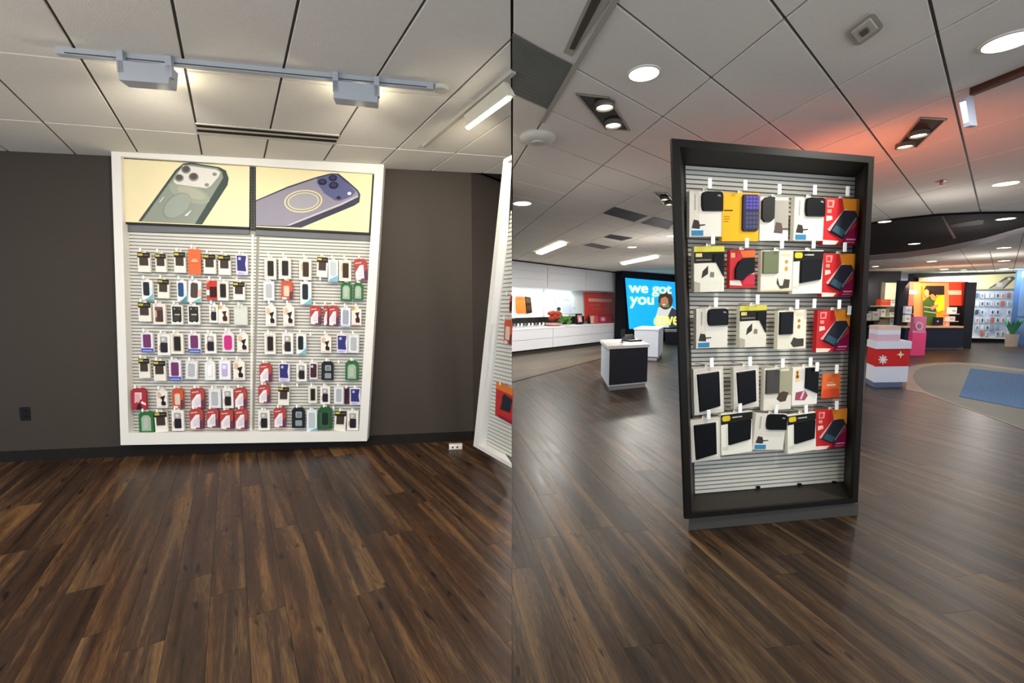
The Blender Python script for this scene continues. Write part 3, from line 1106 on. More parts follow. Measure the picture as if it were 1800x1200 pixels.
for quad in ([(206, 105), (299, 115), (296, 147), (209, 140)], [(586, 141), (665, 150), (663, 180), (586, 172)]):
    p = [TP.at(x, y, .03) for x, y in quad]
    mb = MB()
    mb.prism(p, -TP.n * .085, LAMPW)
    hd = mb.build('lamp_head', TRK, keep=True)
    mb = MB()
    b0, b1 = p[3], p[2]
    e_ = (b1 - b0) * .08
    mb.prism([b0 + e_ - TP.n * .085 - TP.n * .001 + Vector((0, 0, .008)), b1 - e_ - TP.n * .086 + Vector((0, 0, .008)), b1 - e_ - TP.n * .086 + Vector((0, 0, .07)), b0 + e_ - TP.n * .086 + Vector((0, 0, .07))],
             -TP.n * .002, GLOW)
    mb.build('lamp_lens', hd)
    for s_ in (.04, .96):
        mb = MB()
        c_ = lerp(p[0], p[1], s_)
        mb.prism([c_ - TP.u * .015 - Vector((0, 0, .06)), c_ + TP.u * .015 - Vector((0, 0, .06)), c_ + TP.u * .015 + Vector((0, 0, .05)), c_ - TP.u * .015 + Vector((0, 0, .05))], -TP.n * .03, LAMPW)
        mb.build('mounting_arm', TRK, keep=True)
    mid = (p[2] + p[3]) / 2 - TP.n * .17 + Vector((0, 0, .01))
    lamp('track_lamp', 'SPOT', mid, 55, (1, .91, .76), WL.at((quad[0][0] + quad[1][0]) / 2 + 10, 520), .06, 112, .9)
    lamp('track_glow', 'POINT', (p[2] + p[3]) / 2 - TP.n * .20 + Vector((0, 0, .02)), 2.2, (1, .90, .68), None, .04)
mb = MB()
e0 = at_z(775, 153, ZC)
mb.lathe([(.045, -.022), (.05, -.002), (.05, 0)], M('#cbc8ba', .5), 14, e0)
mb.build('power_feed', TRK, keep=True)

S0, S1 = at_z(742, 259, ZC - .02), at_z(899, 128, ZC - .02)
SP = Plane((S0.x, S0.y, 0), (S1.x - S0.x, S1.y - S0.y, 0))
TR2 = thing('track_light', 'pale ceiling track over the side wall unit with glowing strip head', 'track light', Matrix.Translation(S0))
mb = MB()
mb.prism([S0 + Vector((0, 0, .02)), S1 + Vector((0, 0, .02)), S1, S0], -SP.n * .03, M('#bdb9ac', .5))
mb.build('track_rail', TR2, keep=True)
mb = MB()
mb.prism([SP.at(x, y, .03) for x, y in ((815, 203), (886, 143), (898, 166), (821, 222))], -SP.n * .03, M('#c5c1b2', .5))
hd = mb.build('lamp_head', TR2, keep=True)
mb = MB()
mb.prism([SP.at(x, y, .032) for x, y in ((818, 223), (892, 168), (893, 174), (820, 227))], -SP.n * .02, GLOW)
mb.build('lamp_lens', hd)
lamp('track_lamp', 'SPOT', SP.at(856, 205, -.05) - Vector((0, 0, .08)), 34, (1, .90, .66), WL.at(790, 420), .08, 100, 1)

mb = MB()
SL = thing('slot_diffuser', 'long two slot air diffuser in the ceiling above the wall display', 'air vent', Matrix.Translation(at_z(470, 235, ZC)))
mb.prism([at_z(x, y, ZC - .004) for x, y in ((343, 217), (597, 238), (591, 254), (345, 236))], (0, 0, .006), M('#d6d0c4', .6))
mb.build('diffuser_plate', SL, keep=True)
for qd in ([(345, 219.5), (595, 240.5), (594, 244), (345.5, 223)], [(346, 227.5), (592, 246.5), (591, 250.5), (346.5, 231.5)]):
    mb = MB()
    mb.prism([at_z(x, y, ZC - .006) for x, y in qd], (0, 0, .0022), M('#191715', .8))
    mb.build('slot', SL, keep=True)

mb = MB()
c_ = WL.at(44.5, 727, 0)
fr = WL.frame(c_)
OUTL = thing('wall_outlet', 'black power outlet plate low on the dark grey wall', 'outlet', fr)
mb.prism([Vector((x, -.006, z)) for x, z in rrect(-.040, .040, -.062, .062, .008)], (0, .0058, 0), M('#171517', .4))
mb.build('cover_plate', OUTL)
for s_ in (-.026, .026):
    mb = MB()
    mb.prism([Vector((x, -.009, z + s_)) for x, z in rrect(-.018, .018, -.016, .016, .008)], (0, .003, 0), M('#0d0c0e', .5))
    mb.build('socket', OUTL)
c_ = at_z(801, 789, 0)
ADP = thing('power_adapter', 'small white plug adapter lying on the floor at the wall corner', 'adapter', rot_z(c_, math.atan2(WL.u.y, WL.u.x)))
mb = MB()
mb.box(-.065, .065, -.03, .03, 0, .05, M('#e8e4da', .4), .008)
mb.build('body', ADP)
mb = MB()
for x in (-.03, .015):
    mb.box(x - .008, x + .008, -.0312, -.0302, .018, .036, M('#3a3836', .5))
mb.build('socket_slots', ADP)

# ------------------------------------------------------------------ freestanding display of the right part
CHAR = M('#171411', .45, 0, .08, 5)
CHAR_LIT = M('#322d28', .5, 0, .08, 5)  # same charcoal, lightened to carry the spot light on the inner faces
A_, B_ = at_z(1210, 932, 0), at_z(1508, 905, 0)
d_ = ray(1280, HORIZON)
RDIR = Vector((d_.x, d_.y, 0)).normalized()                 # run of its splayed sides
mid_ = (A_ + B_) / 2
RP = Plane(mid_, (1, .19, 0))
RP.o = mid_ + RP.n * .03
FREE = thing('freestanding_display', 'tall charcoal freestanding display niche with grey slat panel', 'display', Matrix.Translation(mid_))
OUT_R = [(1181, 243), (1537, 275), (1508, 883), (1205, 912)]
IN_R = [(1195, 258), (1527, 286), (1499, 877), (1216, 902)]
BK_R = [(1203, 291), (1502, 312), (1482, 845), (1220, 867)]
quad_frame(FREE, RP, OUT_R, IN_R, 0, .022, CHAR, ['frame_top', 'frame_side', 'frame_bottom', 'frame_side'])
DB = -.30
I3 = [RP.at(x, y, -.021) for x, y in IN_R]
O3 = [RP.at(x, y, -.021) for x, y in OUT_R]
K3 = [RP.at(x, y, DB) for x, y in BK_R]
KO = [RP.at(x, y, DB) for x, y in ((1200, 284), (1508, 306), (1487, 852), (1217, 874))]
for k, nm in enumerate(('inner_top', 'inner_side', 'inner_shelf', 'inner_side')):
    j = (k + 1) % 4
    mb = MB()
    mb.hexa([I3[k], I3[j], lerp(I3[j], O3[j], .5), lerp(I3[k], O3[k], .5)], [K3[k], K3[j], KO[j], KO[k]], CHAR_LIT)
    mb.build(nm, FREE, keep=True)
mb = MB()
mb.prism(KO, -RP.n * .03, CHAR)
mb.build('back_board', FREE, keep=True)
RSLAT = M('#d6d2c6', .4, 0, .04)
mb = MB()
mb.prism([p + RP.n * .006 for p in K3], -RP.n * .0055, M('#6a665e', .6))
mb.build('slat_backing', FREE, keep=True)
slats(FREE, 'slat_panel', *[p + RP.n * .006 for p in K3], 76, RP.n, RSLAT, 0, 1, .008, .70)
kz = .085
mb = MB()
ka, kb = A_.copy(), B_.copy()
ka.z = kb.z = 0
mb.prism([ka, kb, kb + Vector((0, 0, kz)), ka + Vector((0, 0, kz))], RDIR * .32, M('#4a4744', .35))
mb.build('kick_base', FREE, keep=True)
for x, y in ((1334, 857), (1407, 852), (1468, 848)):
    c_ = RP.at(x, y, DB + .03)
    mb = MB()
    mb.prism([c_ + RP.u * a + RP.w * b for a, b in ((-.012, -.008), (.012, -.008), (.012, .008), (-.012, .008))], -RP.n * .02, CHAR)
    mb.build('panel_clip', FREE, keep=True)

CARD = '#dfd9c9'


def stand_pic(x, z, s, c='#3b332d'):
    return [([(x - .5 * s, z), (x + .28 * s, z - .02), (x + .32 * s, z + .2 * s), (x + .18 * s, z + .55 * s), (x - .3 * s, z + .62 * s)], c),
            ([(x + .3 * s, z + .16 * s), (x + .85 * s, z + .2 * s), (x + .85 * s, z + .28 * s), (x + .3 * s, z + .26 * s)], c)]


BIG = {
    'stand_case': dict(body='#ded8ca', look='white card, rounded black case, blue corner',
                       prints=[([(.0, 0), (.3, 0), (.3, 1), (.0, 1)], '#d3ccbe'), ([(.14, .58), (.19, .58), (.19, .92), (.14, .92)], '#a59f90'),
                               ([(.06, .02), (.42, .02), (.42, .14), (.06, .14)], '#3a7ea3'), ([(.06, .14), (.46, .14), (.44, .17), (.06, .17)], '#c9dbe4')] + stand_pic(.22, .19, .3),
                       solids=[([(.34, .68), (.37, .58), (.42, .56), (1, .56), (1, .9), (.97, .97), (.9, .99), (.46, .99), (.37, .96), (.34, .88)], '#0f0f11', .016)],
                       extra=[([(.8, .88), (.9, .87), (.9, .9), (.82, .92)], '#8a8a90')]),
    'yellow_kbd': dict(body='#e6ad1e', look='yellow card with navy keyboard phone case',
                       prints=[([(.04, .62), (.28, .62), (.28, .65), (.04, .65)], '#5c4210'), ([(.04, .5), (.2, .5), (.2, .52), (.04, .52)], '#a87a14'),
                               ([(.04, .45), (.2, .45), (.2, .47), (.04, .47)], '#a87a14'), ([(.04, .4), (.16, .4), (.16, .42), (.04, .42)], '#a87a14')],
                       solids=[(rrect(.52, .97, .2, .97, .06), '#2e2f48', .014)],
                       extra=[(rect(.6 + .095 * i, .675 + .095 * i, .66 + .072 * j, .715 + .072 * j), '#5b4cae') for i in range(4) for j in range(4)] +
                             [(rect(.6 + .095 * i, .675 + .095 * i, .26 + .09 * j, .33 + .09 * j), '#4a4c66') for i in range(4) for j in range(4)]),
    'tall_case': dict(body='#e3dfcd', look='white grey card with tall dark case',
                      prints=[([(.5, .1), (1, .1), (1, 1), (.5, 1)], '#a7a194'), ([(.5, .92), (.96, .92), (.96, .99), (.5, .99)], '#d9d4bd'), ([(0, 0), (1, 0), (1, .22), (0, .36)], '#e5e2cd')] + stand_pic(.68, .18, .4, '#5d5048'),
                      solids=[([(.02, .5), (.12, .42), (.34, .42), (.46, .5), (.46, .99), (.3, 1), (.14, .98), (.02, .9)], '#2a2a28', .016)]),
    'red_tab': dict(body='#bd2a2c', look='red card with slanted dark tablet case',
                    prints=[([(.5, 0), (1, .0), (1, .45), (.62, .2)], '#7c1740'), ([(.58, .72), (1, .6), (1, 1), (.5, 1)], '#dd8a2c'), ([(0, 0), (.36, 0), (.46, .08), (0, .1)], '#f0cfc2'),
                            ([(.08, .8), (.26, .8), (.28, .96), (.08, .96)], '#e78d80'), ([(.11, .83), (.22, .83), (.22, .93), (.11, .93)], '#c23436'), ([(.08, .68), (.2, .68), (.2, .76), (.08, .76)], '#e28b80'),
                            ([(.06, .5), (.24, .54), (.22, .62), (.06, .62)], '#ecc0b4'), ([(.66, .1), (.94, .1), (.94, .13), (.66, .13)], '#d692a6'), ([(.62, .04), (.9, .04), (.9, .06), (.62, .06)], '#c06a86'),
                            ([(.1, .32), (.2, .28), (.66, .78), (.56, .76)], '#d9a0a0')],
                    solids=[([(.16, .28), (.54, .12), (.96, .58), (.86, .74), (.54, .74)], '#2a2b33', .013)],
                    extra=[([(.58, .2), (.9, .56), (.88, .6), (.56, .24)], '#6d6f7a'), ([(.2, .3), (.5, .17), (.58, .3), (.3, .42)], '#33525c')]),
    'yellow_top': dict(body='#dcd8c6', look='yellow and black topped white card',
                       prints=[([(0, .88), (1, .88), (1, 1), (0, 1)], '#cfc34a'), ([(0, .64), (1, .3), (1, .88), (0, .88)], '#231f1e'), ([(0, .0), (1, 0), (1, .3), (.72, .64), (0, .63)], '#dcd8c6'),
                               ([(.05, .77), (.26, .77), (.26, .85), (.05, .85)], '#d9c878'), ([(.06, .69), (.56, .69), (.56, .72), (.06, .72)], '#7b7468'),
                               ([(.24, .3), (.28, .46), (.46, .58), (.46, .4)], '#37322c'), ([(.52, .33), (.54, .44), (.66, .43), (.66, .32)], '#7d7764'), ([(.0, 0), (.2, 0), (.2, .2), (0, .24)], '#aaa494')],
                       solids=[([(.62, .64), (.72, .64), (.96, .34), (.96, .84), (.62, .84)], '#0d0d0e', .006)]),
    'red_round': dict(body='#bb2f33', look='red card with rounded black tablet case',
                      prints=[([(.5, .8), (1, .8), (1, .98), (.4, .98)], '#d06a34'), ([(.04, .8), (.2, .8), (.2, .92), (.04, .92)], '#e8a878'), ([(0, .08), (.5, .06), (.4, .2), (0, .2)], '#d9d0c4'),
                              ([(.5, .08), (1, .08), (1, .36), (.76, .42), (.66, .36)], '#c43446'), ([(.7, .36), (.96, .36), (.96, .42), (.76, .43)], '#ecd9d6')],
                      solids=[([(.18, .24), (.5, .2), (.7, .34), (.96, .4), (.96, .8), (.5, .78), (.3, .68), (.18, .5)], '#13171a', .014)]),
    'green_case': dict(body='#e4dec8', look='white card with grey green tablet case',
                       prints=[(ell(.8, .72, .055, .045), '#c08a3a'), (ell(.8, .55, .055, .06), '#c8953e'), ([(.66, .86), (.94, .86), (.94, .92), (.66, .92)], '#e3c99a'), ([(0, 0), (1, 0), (1, .04), (0, .04)], '#cdb98e'),
                               ([(.52, .34), (.6, .14), (.7, .14), (.74, .3), (.92, .28), (.9, .08), (.62, .06), (.5, .2)], '#4a4238')],
                       solids=[([(.02, .44), (.52, .44), (.52, .98), (.02, .98)], '#6f7557', .014)]),
    'black_case': dict(body='#e4dec8', look='white card with black tablet case',
                       prints=[(ell(.74, .72, .05, .045), '#a9782f'), (ell(.74, .57, .05, .055), '#a9782f'), ([(.62, .86), (.9, .86), (.9, .94), (.62, .94)], '#e2cfa6'), ([(0, .0), (1, 0), (1, .2), (0, .3)], '#ddd6c2'),
                               ([(.46, .14), (.56, .3), (.7, .26), (.92, .26), (.92, .06), (.56, .04)], '#453e37')],
                       solids=[([(.04, .38), (.5, .38), (.5, .96), (.04, .96)], '#121416', .014)]),
    'folio': dict(body='#cfc8ba', look='white framed black folio case',
                  prints=[([(.08, .05), (.94, .08), (.94, .93), (.08, .9)], '#e3ddcf')],
                  solids=[([(.16, .06), (.86, .14), (.84, .9), (.1, .88)], '#0e0e12', .014)]),
    'otter_folio': dict(body='#e7e3d2', look='black topped white card with black folio',
                        prints=[([(0, .74), (1, .80), (1, .98), (0, .98)], '#1f1d1a'), (rrect(.04, .3, .82, .95, .05), '#d6bd2c'), ([(.36, .88), (.68, .88), (.68, .91), (.36, .91)], '#bdb9a8'), ([(.04, .14), (.2, .12), (.2, .2), (.04, .2)], '#d3d0ba')],
                        solids=[([(.22, .24), (.92, .32), (.96, .8), (.22, .76)], '#111214', .014)]),
    'clip_red': dict(body='#e6e1d6', look='white card with black folio, red tablet',
                     prints=[([(.1, .62), (.28, .62), (.28, .94), (.1, .94)], '#e8c890'), (ell(.18, .86, .04, .05), '#6b4a2a'), (ell(.18, .76, .06, .05), '#7a4a22'),
                             ([(.12, .14), (.5, .12), (.62, .24), (.5, .38), (.14, .34)], '#9c4a5c'), ([(.3, .16), (.38, .15), (.5, .36), (.42, .37)], '#dfb6c0')],
                     solids=[([(.48, .44), (.98, .28), (.98, .98), (.48, .98)], '#0e0f11', .014)]),
    'grey_case': dict(body='#dcd5c4', look='beige card with brown grey tablet case',
                      prints=[([(.52, .34), (1, .34), (1, 1), (.52, 1)], '#a09b7f'), ([(.5, .92), (.9, .92), (.9, .98), (.5, .98)], '#d8d2b2'), ([(0, 0), (1, 0), (1, .3), (0, .38)], '#ddd7c6'),
                              ([(.46, .26), (.6, .18), (.8, .2), (.9, .4), (.7, .44), (.54, .4)], '#4d3f36')],
                      solids=[([(.04, .4), (.52, .4), (.52, .97), (.04, .97)], '#484440', .014)]),
    'orange_card': dict(body='#e06a35', look='small flat orange price card', thin=True,
                        prints=[([(0, 0), (1, 0), (.9, .38), (.1, .38)], '#d24c2c'), ([(.26, .5), (.74, .5), (.74, .58), (.26, .58)], '#f7c7a8'), ([(.3, .62), (.6, .62), (.6, .66), (.3, .66)], '#f2a67e')], solids=[]),
}
BIGPACKS = [
    ('top', [('stand_case', 1212, 336, 1270, 416, 0), ('yellow_kbd', 1270, 339, 1334, 424, 0), ('tall_case', 1336, 346, 1386, 423, 0), ('stand_case', 1396, 347, 1448, 423, 0), ('red_tab', 1448, 349, 1509, 430, 0)]),
    ('second', [('yellow_top', 1220, 433, 1273, 513, 0), ('red_round', 1283, 439, 1327, 506, 0), ('green_case', 1338, 440, 1393, 512, 0), ('otter_folio', 1394, 440, 1446, 516, 0), ('red_tab', 1446, 446, 1502, 521, 0)]),
    ('third', [('stand_case', 1224, 542, 1279, 611, 0), ('yellow_top', 1300, 537, 1347, 610, 0), ('black_case', 1367, 545, 1417, 613, 0), ('red_tab', 1436, 545, 1493, 618, 0)]),
    ('fourth', [('folio', 1220, 646, 1272, 727, -2), ('folio', 1290, 644, 1334, 717, -2), ('grey_case', 1343, 647, 1391, 720, 0), ('clip_red', 1393, 645, 1437, 711, 0), ('orange_card', 1445, 657, 1477, 699, 0)]),
    ('bottom', [('folio', 1214, 736, 1266, 810, -1), ('otter_folio', 1268, 725, 1322, 797, -2), ('stand_case', 1326, 727, 1380, 790, 5), ('otter_folio', 1385, 727, 1434, 794, -3), ('red_tab', 1434, 720, 1488, 788, -1)]),
]
HB = MB()
HB.tube([(0, .15, .0), (0, -.01, .0), (0, -.03, .008)], .0035, STEEL, 6)
HB.box(-.013, .013, -.038, -.034, -.004, .056, M('#efeeea', .35))
HB_ME = HB.mesh('peg_hook')
BOFF = DB + .15
for row, items in BIGPACKS:
    for i, (kind, x0, y0, x1, y1, tilt) in enumerate(items):
        lean = lerp(.036, -.048, ((x0 + x1) / 2 - 1195) / 330)
        m, w, h = place_pack(RP, BOFF + .004 * (i % 2), x0, y0, x1, y1, lean, -tilt)
        flat = kind == 'orange_card'
        make_pack(kind, m, w, h, f"{BIG[kind]['look']}, {ORD[i]} in {row} row of charcoal display" if not flat else 'small flat orange price card in fourth row of charcoal display',
                  f"tablet case packs in the {row} row of the charcoal display", name='price_card' if flat else 'tablet_case_pack', t=.03,
                  tab=not flat, cat='card' if flat else 'tablet case', spec=BIG[kind])
        hk = link_mesh('peg_hook', HB_ME, FREE)
        hm = m.copy()
        hm.translation = m.translation + m.col[2].xyz * (h + .012)
        hk.matrix_parent_inverse = FREE.matrix_basis.inverted()
        hk.matrix_basis = hm
for x, y in ((1423, 540), (1484, 552), (1428, 650)):
    hk = link_mesh('peg_hook', HB_ME, FREE)
    hk.matrix_parent_inverse = FREE.matrix_basis.inverted()
    hk.matrix_basis = RP.frame(RP.at(x, y, BOFF))

# assumed red sign, unseen behind the freestanding display, added for the ceiling's red glow
RG = thing('assumed_lit_sign', 'assumed unseen red lit sign panel on the far face of the charcoal display', 'sign', Matrix.Translation(RP.o - RP.n * .4))
sg = RP.at(1440, 350, DB - .09)
mb = MB()
mb.prism([sg + RP.u * a + RP.w * b for a, b in ((-.25, -.5), (.20, -.5), (.20, .10), (-.25, .10))], -RP.n * .04, M('#d83018', .4, 0, 0, 9, 0, 2.5))
mb.build('assumed_lit_panel', RG, keep=True)
lamp('added_glow_lamp', 'SPOT', sg - RP.n * .45 + RP.w * -.55 + RP.u * .45, 40, (1, .22, .09), at_z(1585, 270, ZC), .12, 120, 1)  # added spot, apart from the assumed sign, casting the red glow on the ceiling


# ------------------------------------------------------------------ ceiling fixtures of the right part
def flat_prism(pts, z, dz, mat):
    mb = MB()
    mb.prism([at_z(x, y, z) for x, y in pts], (0, 0, dz), mat)
    return mb


RIM = M('#dcd7cc', .5)
LENS = M('#fff6e2', .4, 0, 0, 9, 0, 9.0)
DOWN = [(1132, 128, 26, 'large round downlight nearest the seam, above the two spot recess', 13), (1772, 72, 34, 'large round downlight at the top right corner', 13),
        (918, 357, 16, 'round downlight beside the seam', 9), (1768, 322, 17, 'round downlight above the dark curved soffit', 9),
        (1182, 414, 10, 'small downlight half behind the charcoal display', 5), (1111, 434, 8, 'small downlight above the video screen', 5),
        (1555, 389, 9, 'small downlight on the near edge of the dark soffit', 4), (1768, 384, 12, 'downlight in the dark soffit, far right', 5),
        (1607, 428, 8, 'small downlight in the dark soffit, far edge', 4), (1765, 435, 9, 'small downlight beyond the dark soffit, right one', 4),
        (1638, 459, 7, 'small downlight beyond the dark soffit, middle one', 3), (1765, 458, 8, 'small downlight above the far phone wall', 3),
        (1660, 473, 6, 'tiny downlight above the lit kiosk, right one', 3), (1765, 472, 6, 'tiny downlight just above the far phone wall', 3),
        (1539, 468, 5, 'tiny downlight beside the charcoal display top', 3), (1573, 479, 5, 'tiny downlight above the lit kiosk, left one', 3),
        (1694, 474, 4, 'tiny downlight above the dark kiosk pillar', 2)]
for x, y, r, lab, pw in DOWN:
    soff = 1532 < x and 376 < y < 445 and not (y > 432 and x > 1700)
    z = ZC - .034 if soff else ZC
    c_ = at_z(x, y, z)
    e_ = at_z(x + r, y, z)
    R_ = (e_ - c_).length
    t = thing('downlight', lab, 'ceiling light', Matrix.Translation(c_), 'round downlights')
    mb = MB()
    mb.lathe([(R_ * 1.12, 0.0), (R_ * 1.10, -.007), (R_ * .98, -.009), (R_ * .96, -.003)], RIM, 28)
    mb.build('trim_ring', t)
    mb = MB()
    mb.lathe([(R_ * .96, -.003), (R_ * .5, -.006), (.001, -.007)], LENS, 28, cap=False)
    mb.build('lens', t)
    lamp('downlight_lamp', 'AREA', c_ - Vector((0, 0, .02)), pw * 1.6 * max(1, c_.y / 6), (1, .95, .88), size=R_ * 1.6)

SPOTS = [([(1012, 164), (1071, 171), (1107, 229), (1064, 226)], [(1063, 184), (1078, 216)], 'dark recess with two spot lamps left of the charcoal display'),
         ([(1617, 206), (1665, 209), (1612, 258), (1575, 257)], [(1615, 234), (1591, 254)], 'dark recess with two spot lamps in the red lit ceiling'),
         ([(1148, 338), (1173, 339), (1183, 352), (1167, 358)], [(1168, 348), (1176, 357)], 'small spot recess half behind the charcoal display')]
for quad, lamps_, lab in SPOTS:
    p = [at_z(x, y, ZC - .003) for x, y in quad]
    c_ = sum(p, Vector()) / 4
    t = thing('spot_recess', lab, 'ceiling light', Matrix.Translation(c_), 'recessed twin spots')
    mb = MB()
    mb.prism(p, (0, 0, .003), M('#35312b', .6))
    mb.build('housing', t, keep=True)
    mb = MB()
    for k in range(4):
        a, b = p[k], p[(k + 1) % 4]
        n_ = (c_ - (a + b) / 2).normalized() * .012
        mb.prism([a, b, b + n_, a + n_], (0, 0, -.006), M('#8f887b', .4))
    o = mb.build('trim_frame', t, keep=True)
    for x, y in lamps_:
        q = at_z(x, y, ZC - .012)
        s_ = (p[1] - p[0]).length * .23
        mb = MB()
        mb.lathe([(s_ * 1.25, .008), (s_ * 1.25, -.022), (s_ * 1.05, -.024), (s_, -.012)], M('#5b564f', .5), 18, q)
        ho = mb.build('spot_lamp', t, keep=True)
        mb = MB()
        mb.lathe([(s_, -.012), (s_ * .6, -.017), (.001, -.019)], M('#fff1cc', .4, 0, 0, 9, 0, 7.0), 18, q, cap=False)
        mb.build('spot_lens', ho)
lamp('spot_lamp', 'SPOT', at_z(1078, 216, ZC - .06), 100, (1, .93, .80), RP.at(1350, 420, DB), .05, 62, .7)
lamp('spot_lamp', 'SPOT', at_z(1063, 184, ZC - .06), 80, (1, .93, .80), RP.at(1350, 620, DB), .05, 62, .7)
lamp('spot_lamp', 'SPOT', (1.25, .75, ZC - .08), 50, (1, .93, .82), RP.at(1350, 560, DB), .05, 60, .8)  # extra unseen spot added to light the freestanding display


def one_px(name, label, cat, pts, z, dz, mat, group=None):
    return one(name, label, cat, flat_prism(pts, z, dz, mat), group)


VENTG = M('#6d6d68', .6)
V1 = thing('return_grille', 'grey square return air grille beside the seam', 'air vent', Matrix.Translation(at_z(950, 130, ZC)))
flat_prism([(900.5, 60), (1006, 114), (964, 192), (900.5, 164)], ZC - .004, .004, M('#74756f', .6)).build('grille_plate', V1, keep=True)
mb = MB()
for k in range(16):
    t = (k + .5) / 16
    a, b = at_z(900.5, 60 + 104 * t, ZC - .006), at_z(1006 - 42 * t, 114 + 78 * t, ZC - .006)
    w_ = (at_z(900.5, 164, ZC) - at_z(900.5, 60, ZC)) / 16 * .3
    mb.prism([a, b, b + w_, a + w_], (0, 0, .002), M('#6f706a', .6))
o = mb.build('grille_bars', V1, keep=True)
o['kind'] = 'stuff'
V2 = thing('slot_diffuser', 'dark slot air diffuser near the top of the seam', 'air vent', Matrix.Translation(at_z(1030, 40, ZC)))
flat_prism([(1036, -6), (1078, -6), (1006, 100), (990, 92)], ZC - .003, .003, M('#a9a59b', .5)).build('diffuser_plate', V2, keep=True)
flat_prism([(1043, -6), (1060, -6), (1010, 88), (1001, 86)], ZC - .006, .003, M('#4c463b', .7)).build('slot', V2, keep=True)
one_px('grid_beam', 'pale wide ceiling beam between grille and nearest downlight', 'ceiling beam', [(1078, -4), (1091, -4), (957, 216), (949, 216)], ZC - .010, .010, M('#a6a298', .5))
for qd, lab in (([(1080, 364), (1138, 380), (1115, 390), (1060, 375)], 'dark square ceiling grille, left one of the pair'), ([(1149, 382), (1186, 391), (1174, 403), (1126, 392)], 'dark square ceiling grille, right one of the pair')):
    V = thing('return_grille', lab, 'air vent', Matrix.Translation(at_z(*qd[0], ZC)), 'pair of dark ceiling grilles')
    flat_prism(qd, ZC - .005, .005, M('#3c3c40', .6)).build('grille_plate', V, keep=True)
    mb = MB()
    for k in range(8):
        t = (k + .5) / 8
        P = [at_z(x, y, ZC - .007) for x, y in qd]
        a, b = lerp(P[0], P[3], t), lerp(P[1], P[2], t)
        w_ = (P[3] - P[0]) / 8 * .3
        mb.prism([a, b, b + w_, a + w_], (0, 0, .002), M('#46464a', .6))
    o = mb.build('grille_bars', V, keep=True)
    o['kind'] = 'stuff'
one_px('spot_recess', 'small grey recess beyond the pair of dark grilles', 'ceiling light', [(1061, 417), (1073, 412), (1113, 418), (1093, 423)], ZC - .004, .004, M('#4b4a4a', .6))
one_px('ceiling_hatch', 'pale grey ceiling hatch above the white wall counter', 'panel', [(1024, 431), (1040, 427), (1075, 434), (1060, 438)], ZC - .003, .003, M('#77787b', .7))
for qd, lab in (([(942, 445), (952, 447.5), (996, 430), (986, 426)], 'glowing linear ceiling light near the seam'), ([(1091, 463), (1096, 465.5), (1158, 453), (1153, 450)], 'glowing linear ceiling light above the video screen')):
    t = thing('linear_light', lab, 'ceiling light', Matrix.Translation(at_z(*qd[0], ZC)), 'linear ceiling lights')
    flat_prism(qd, ZC - .03, .03, RIM).build('housing', t, keep=True)
    flat_prism(qd, ZC - .034, .003, LENS).build('lens', t, keep=True)
    a, b = at_z(qd[0][0], qd[0][1], ZC - .05), at_z(qd[2][0], qd[2][1], ZC - .05)
    lamp('linear_lamp', 'AREA', (a + b) / 2, 90, (1, .96, .9), size=.5)
c_ = at_z(945, 238, ZC)
t = thing('smoke_detector', 'round white smoke detector on the ceiling beside the seam', 'smoke detector', Matrix.Translation(c_))
R_ = (at_z(976, 240, ZC) - c_).length
mb = MB()
mb.lathe([(R_ * .9, 0), (R_, -.012), (R_ * .94, -.035), (R_ * .6, -.05), (.001, -.054)], M('#cfccc0', .5), 28, cap=False)
mb.build('housing', t, smooth=True)
mb = MB()
mb.lathe([(R_ * .34, -.048), (R_ * .34, -.062), (.001, -.064)], M('#b9b6aa', .5), 20, cap=False)
mb.build('sensor_cap', t)
# square ceiling sensor
q = [at_z(x, y, ZC) for x, y in ((1486, 52), (1535, 14), (1555, 42), (1506, 83))]
c_ = sum(q, Vector()) / 4
ex, ey = (q[1] - q[0]) / 2, (q[2] - q[1]) / 2
t = thing('access_point', 'rounded square ceiling device with small square centre', 'device', Matrix.Translation(c_))


def rounded(ex, ey, s, z, r=.45):
    return [c_ + ex * x + ey * y + Vector((0, 0, z)) for x, y in rrect(-s, s, -s, s, r * s, 5)]


mb = MB()
mb.hexa(rounded(ex, ey, 1.12, 0), rounded(ex, ey, 1.05, -.012), M('#aca699', .5))
mb.build('housing', t, keep=True)
mb = MB()
mb.hexa(rounded(ex, ey, .72, -.012, .15), rounded(ex, ey, .68, -.017, .15), M('#c4beb1', .5))
mb.build('raised_plate', t, keep=True)
mb = MB()
mb.hexa(rounded(ex, ey, .30, -.017, .2), rounded(ex, ey, .27, -.023, .2), M('#625c53', .5))
mb.build('centre_button', t, keep=True)
# track at the far right with a glowing panel head
a, b = at_z(1704, 164, ZC - .03), at_z(1860, 101, ZC - .03)
TP2 = Plane((a.x, a.y, 0), (b.x - a.x, b.y - a.y, 0))
t = thing('track_light', 'dark ceiling track at the right edge with pale panel head', 'track light', Matrix.Translation(a))
mb = MB()
mb.prism([a + Vector((0, 0, .03)), b + Vector((0, 0, .03)), b - Vector((0, 0, .012)), a - Vector((0, 0, .012))], -TP2.n * .035, M('#4a2a22', .5))
mb.build('track_rail', t, keep=True)
pq = [TP2.at(x, y, .02) for x, y in ((1684, 175), (1699, 170), (1706, 220), (1694, 224))]
mb = MB()
mb.prism(pq, -TP2.n * .05, M('#8a8f9c', .4))
hd = mb.build('lamp_head', t, keep=True)
mb = MB()
cc = sum(pq, Vector()) / 4
mb.prism([cc + (p_ - cc) * .74 + TP2.n * .002 for p_ in pq], -TP2.n * .001, M('#dfe3f0', .4, 0, 0, 9, 0, 1.0))
mb.build('lamp_lens', hd)
c_ = at_z(1655, 318, ZC)
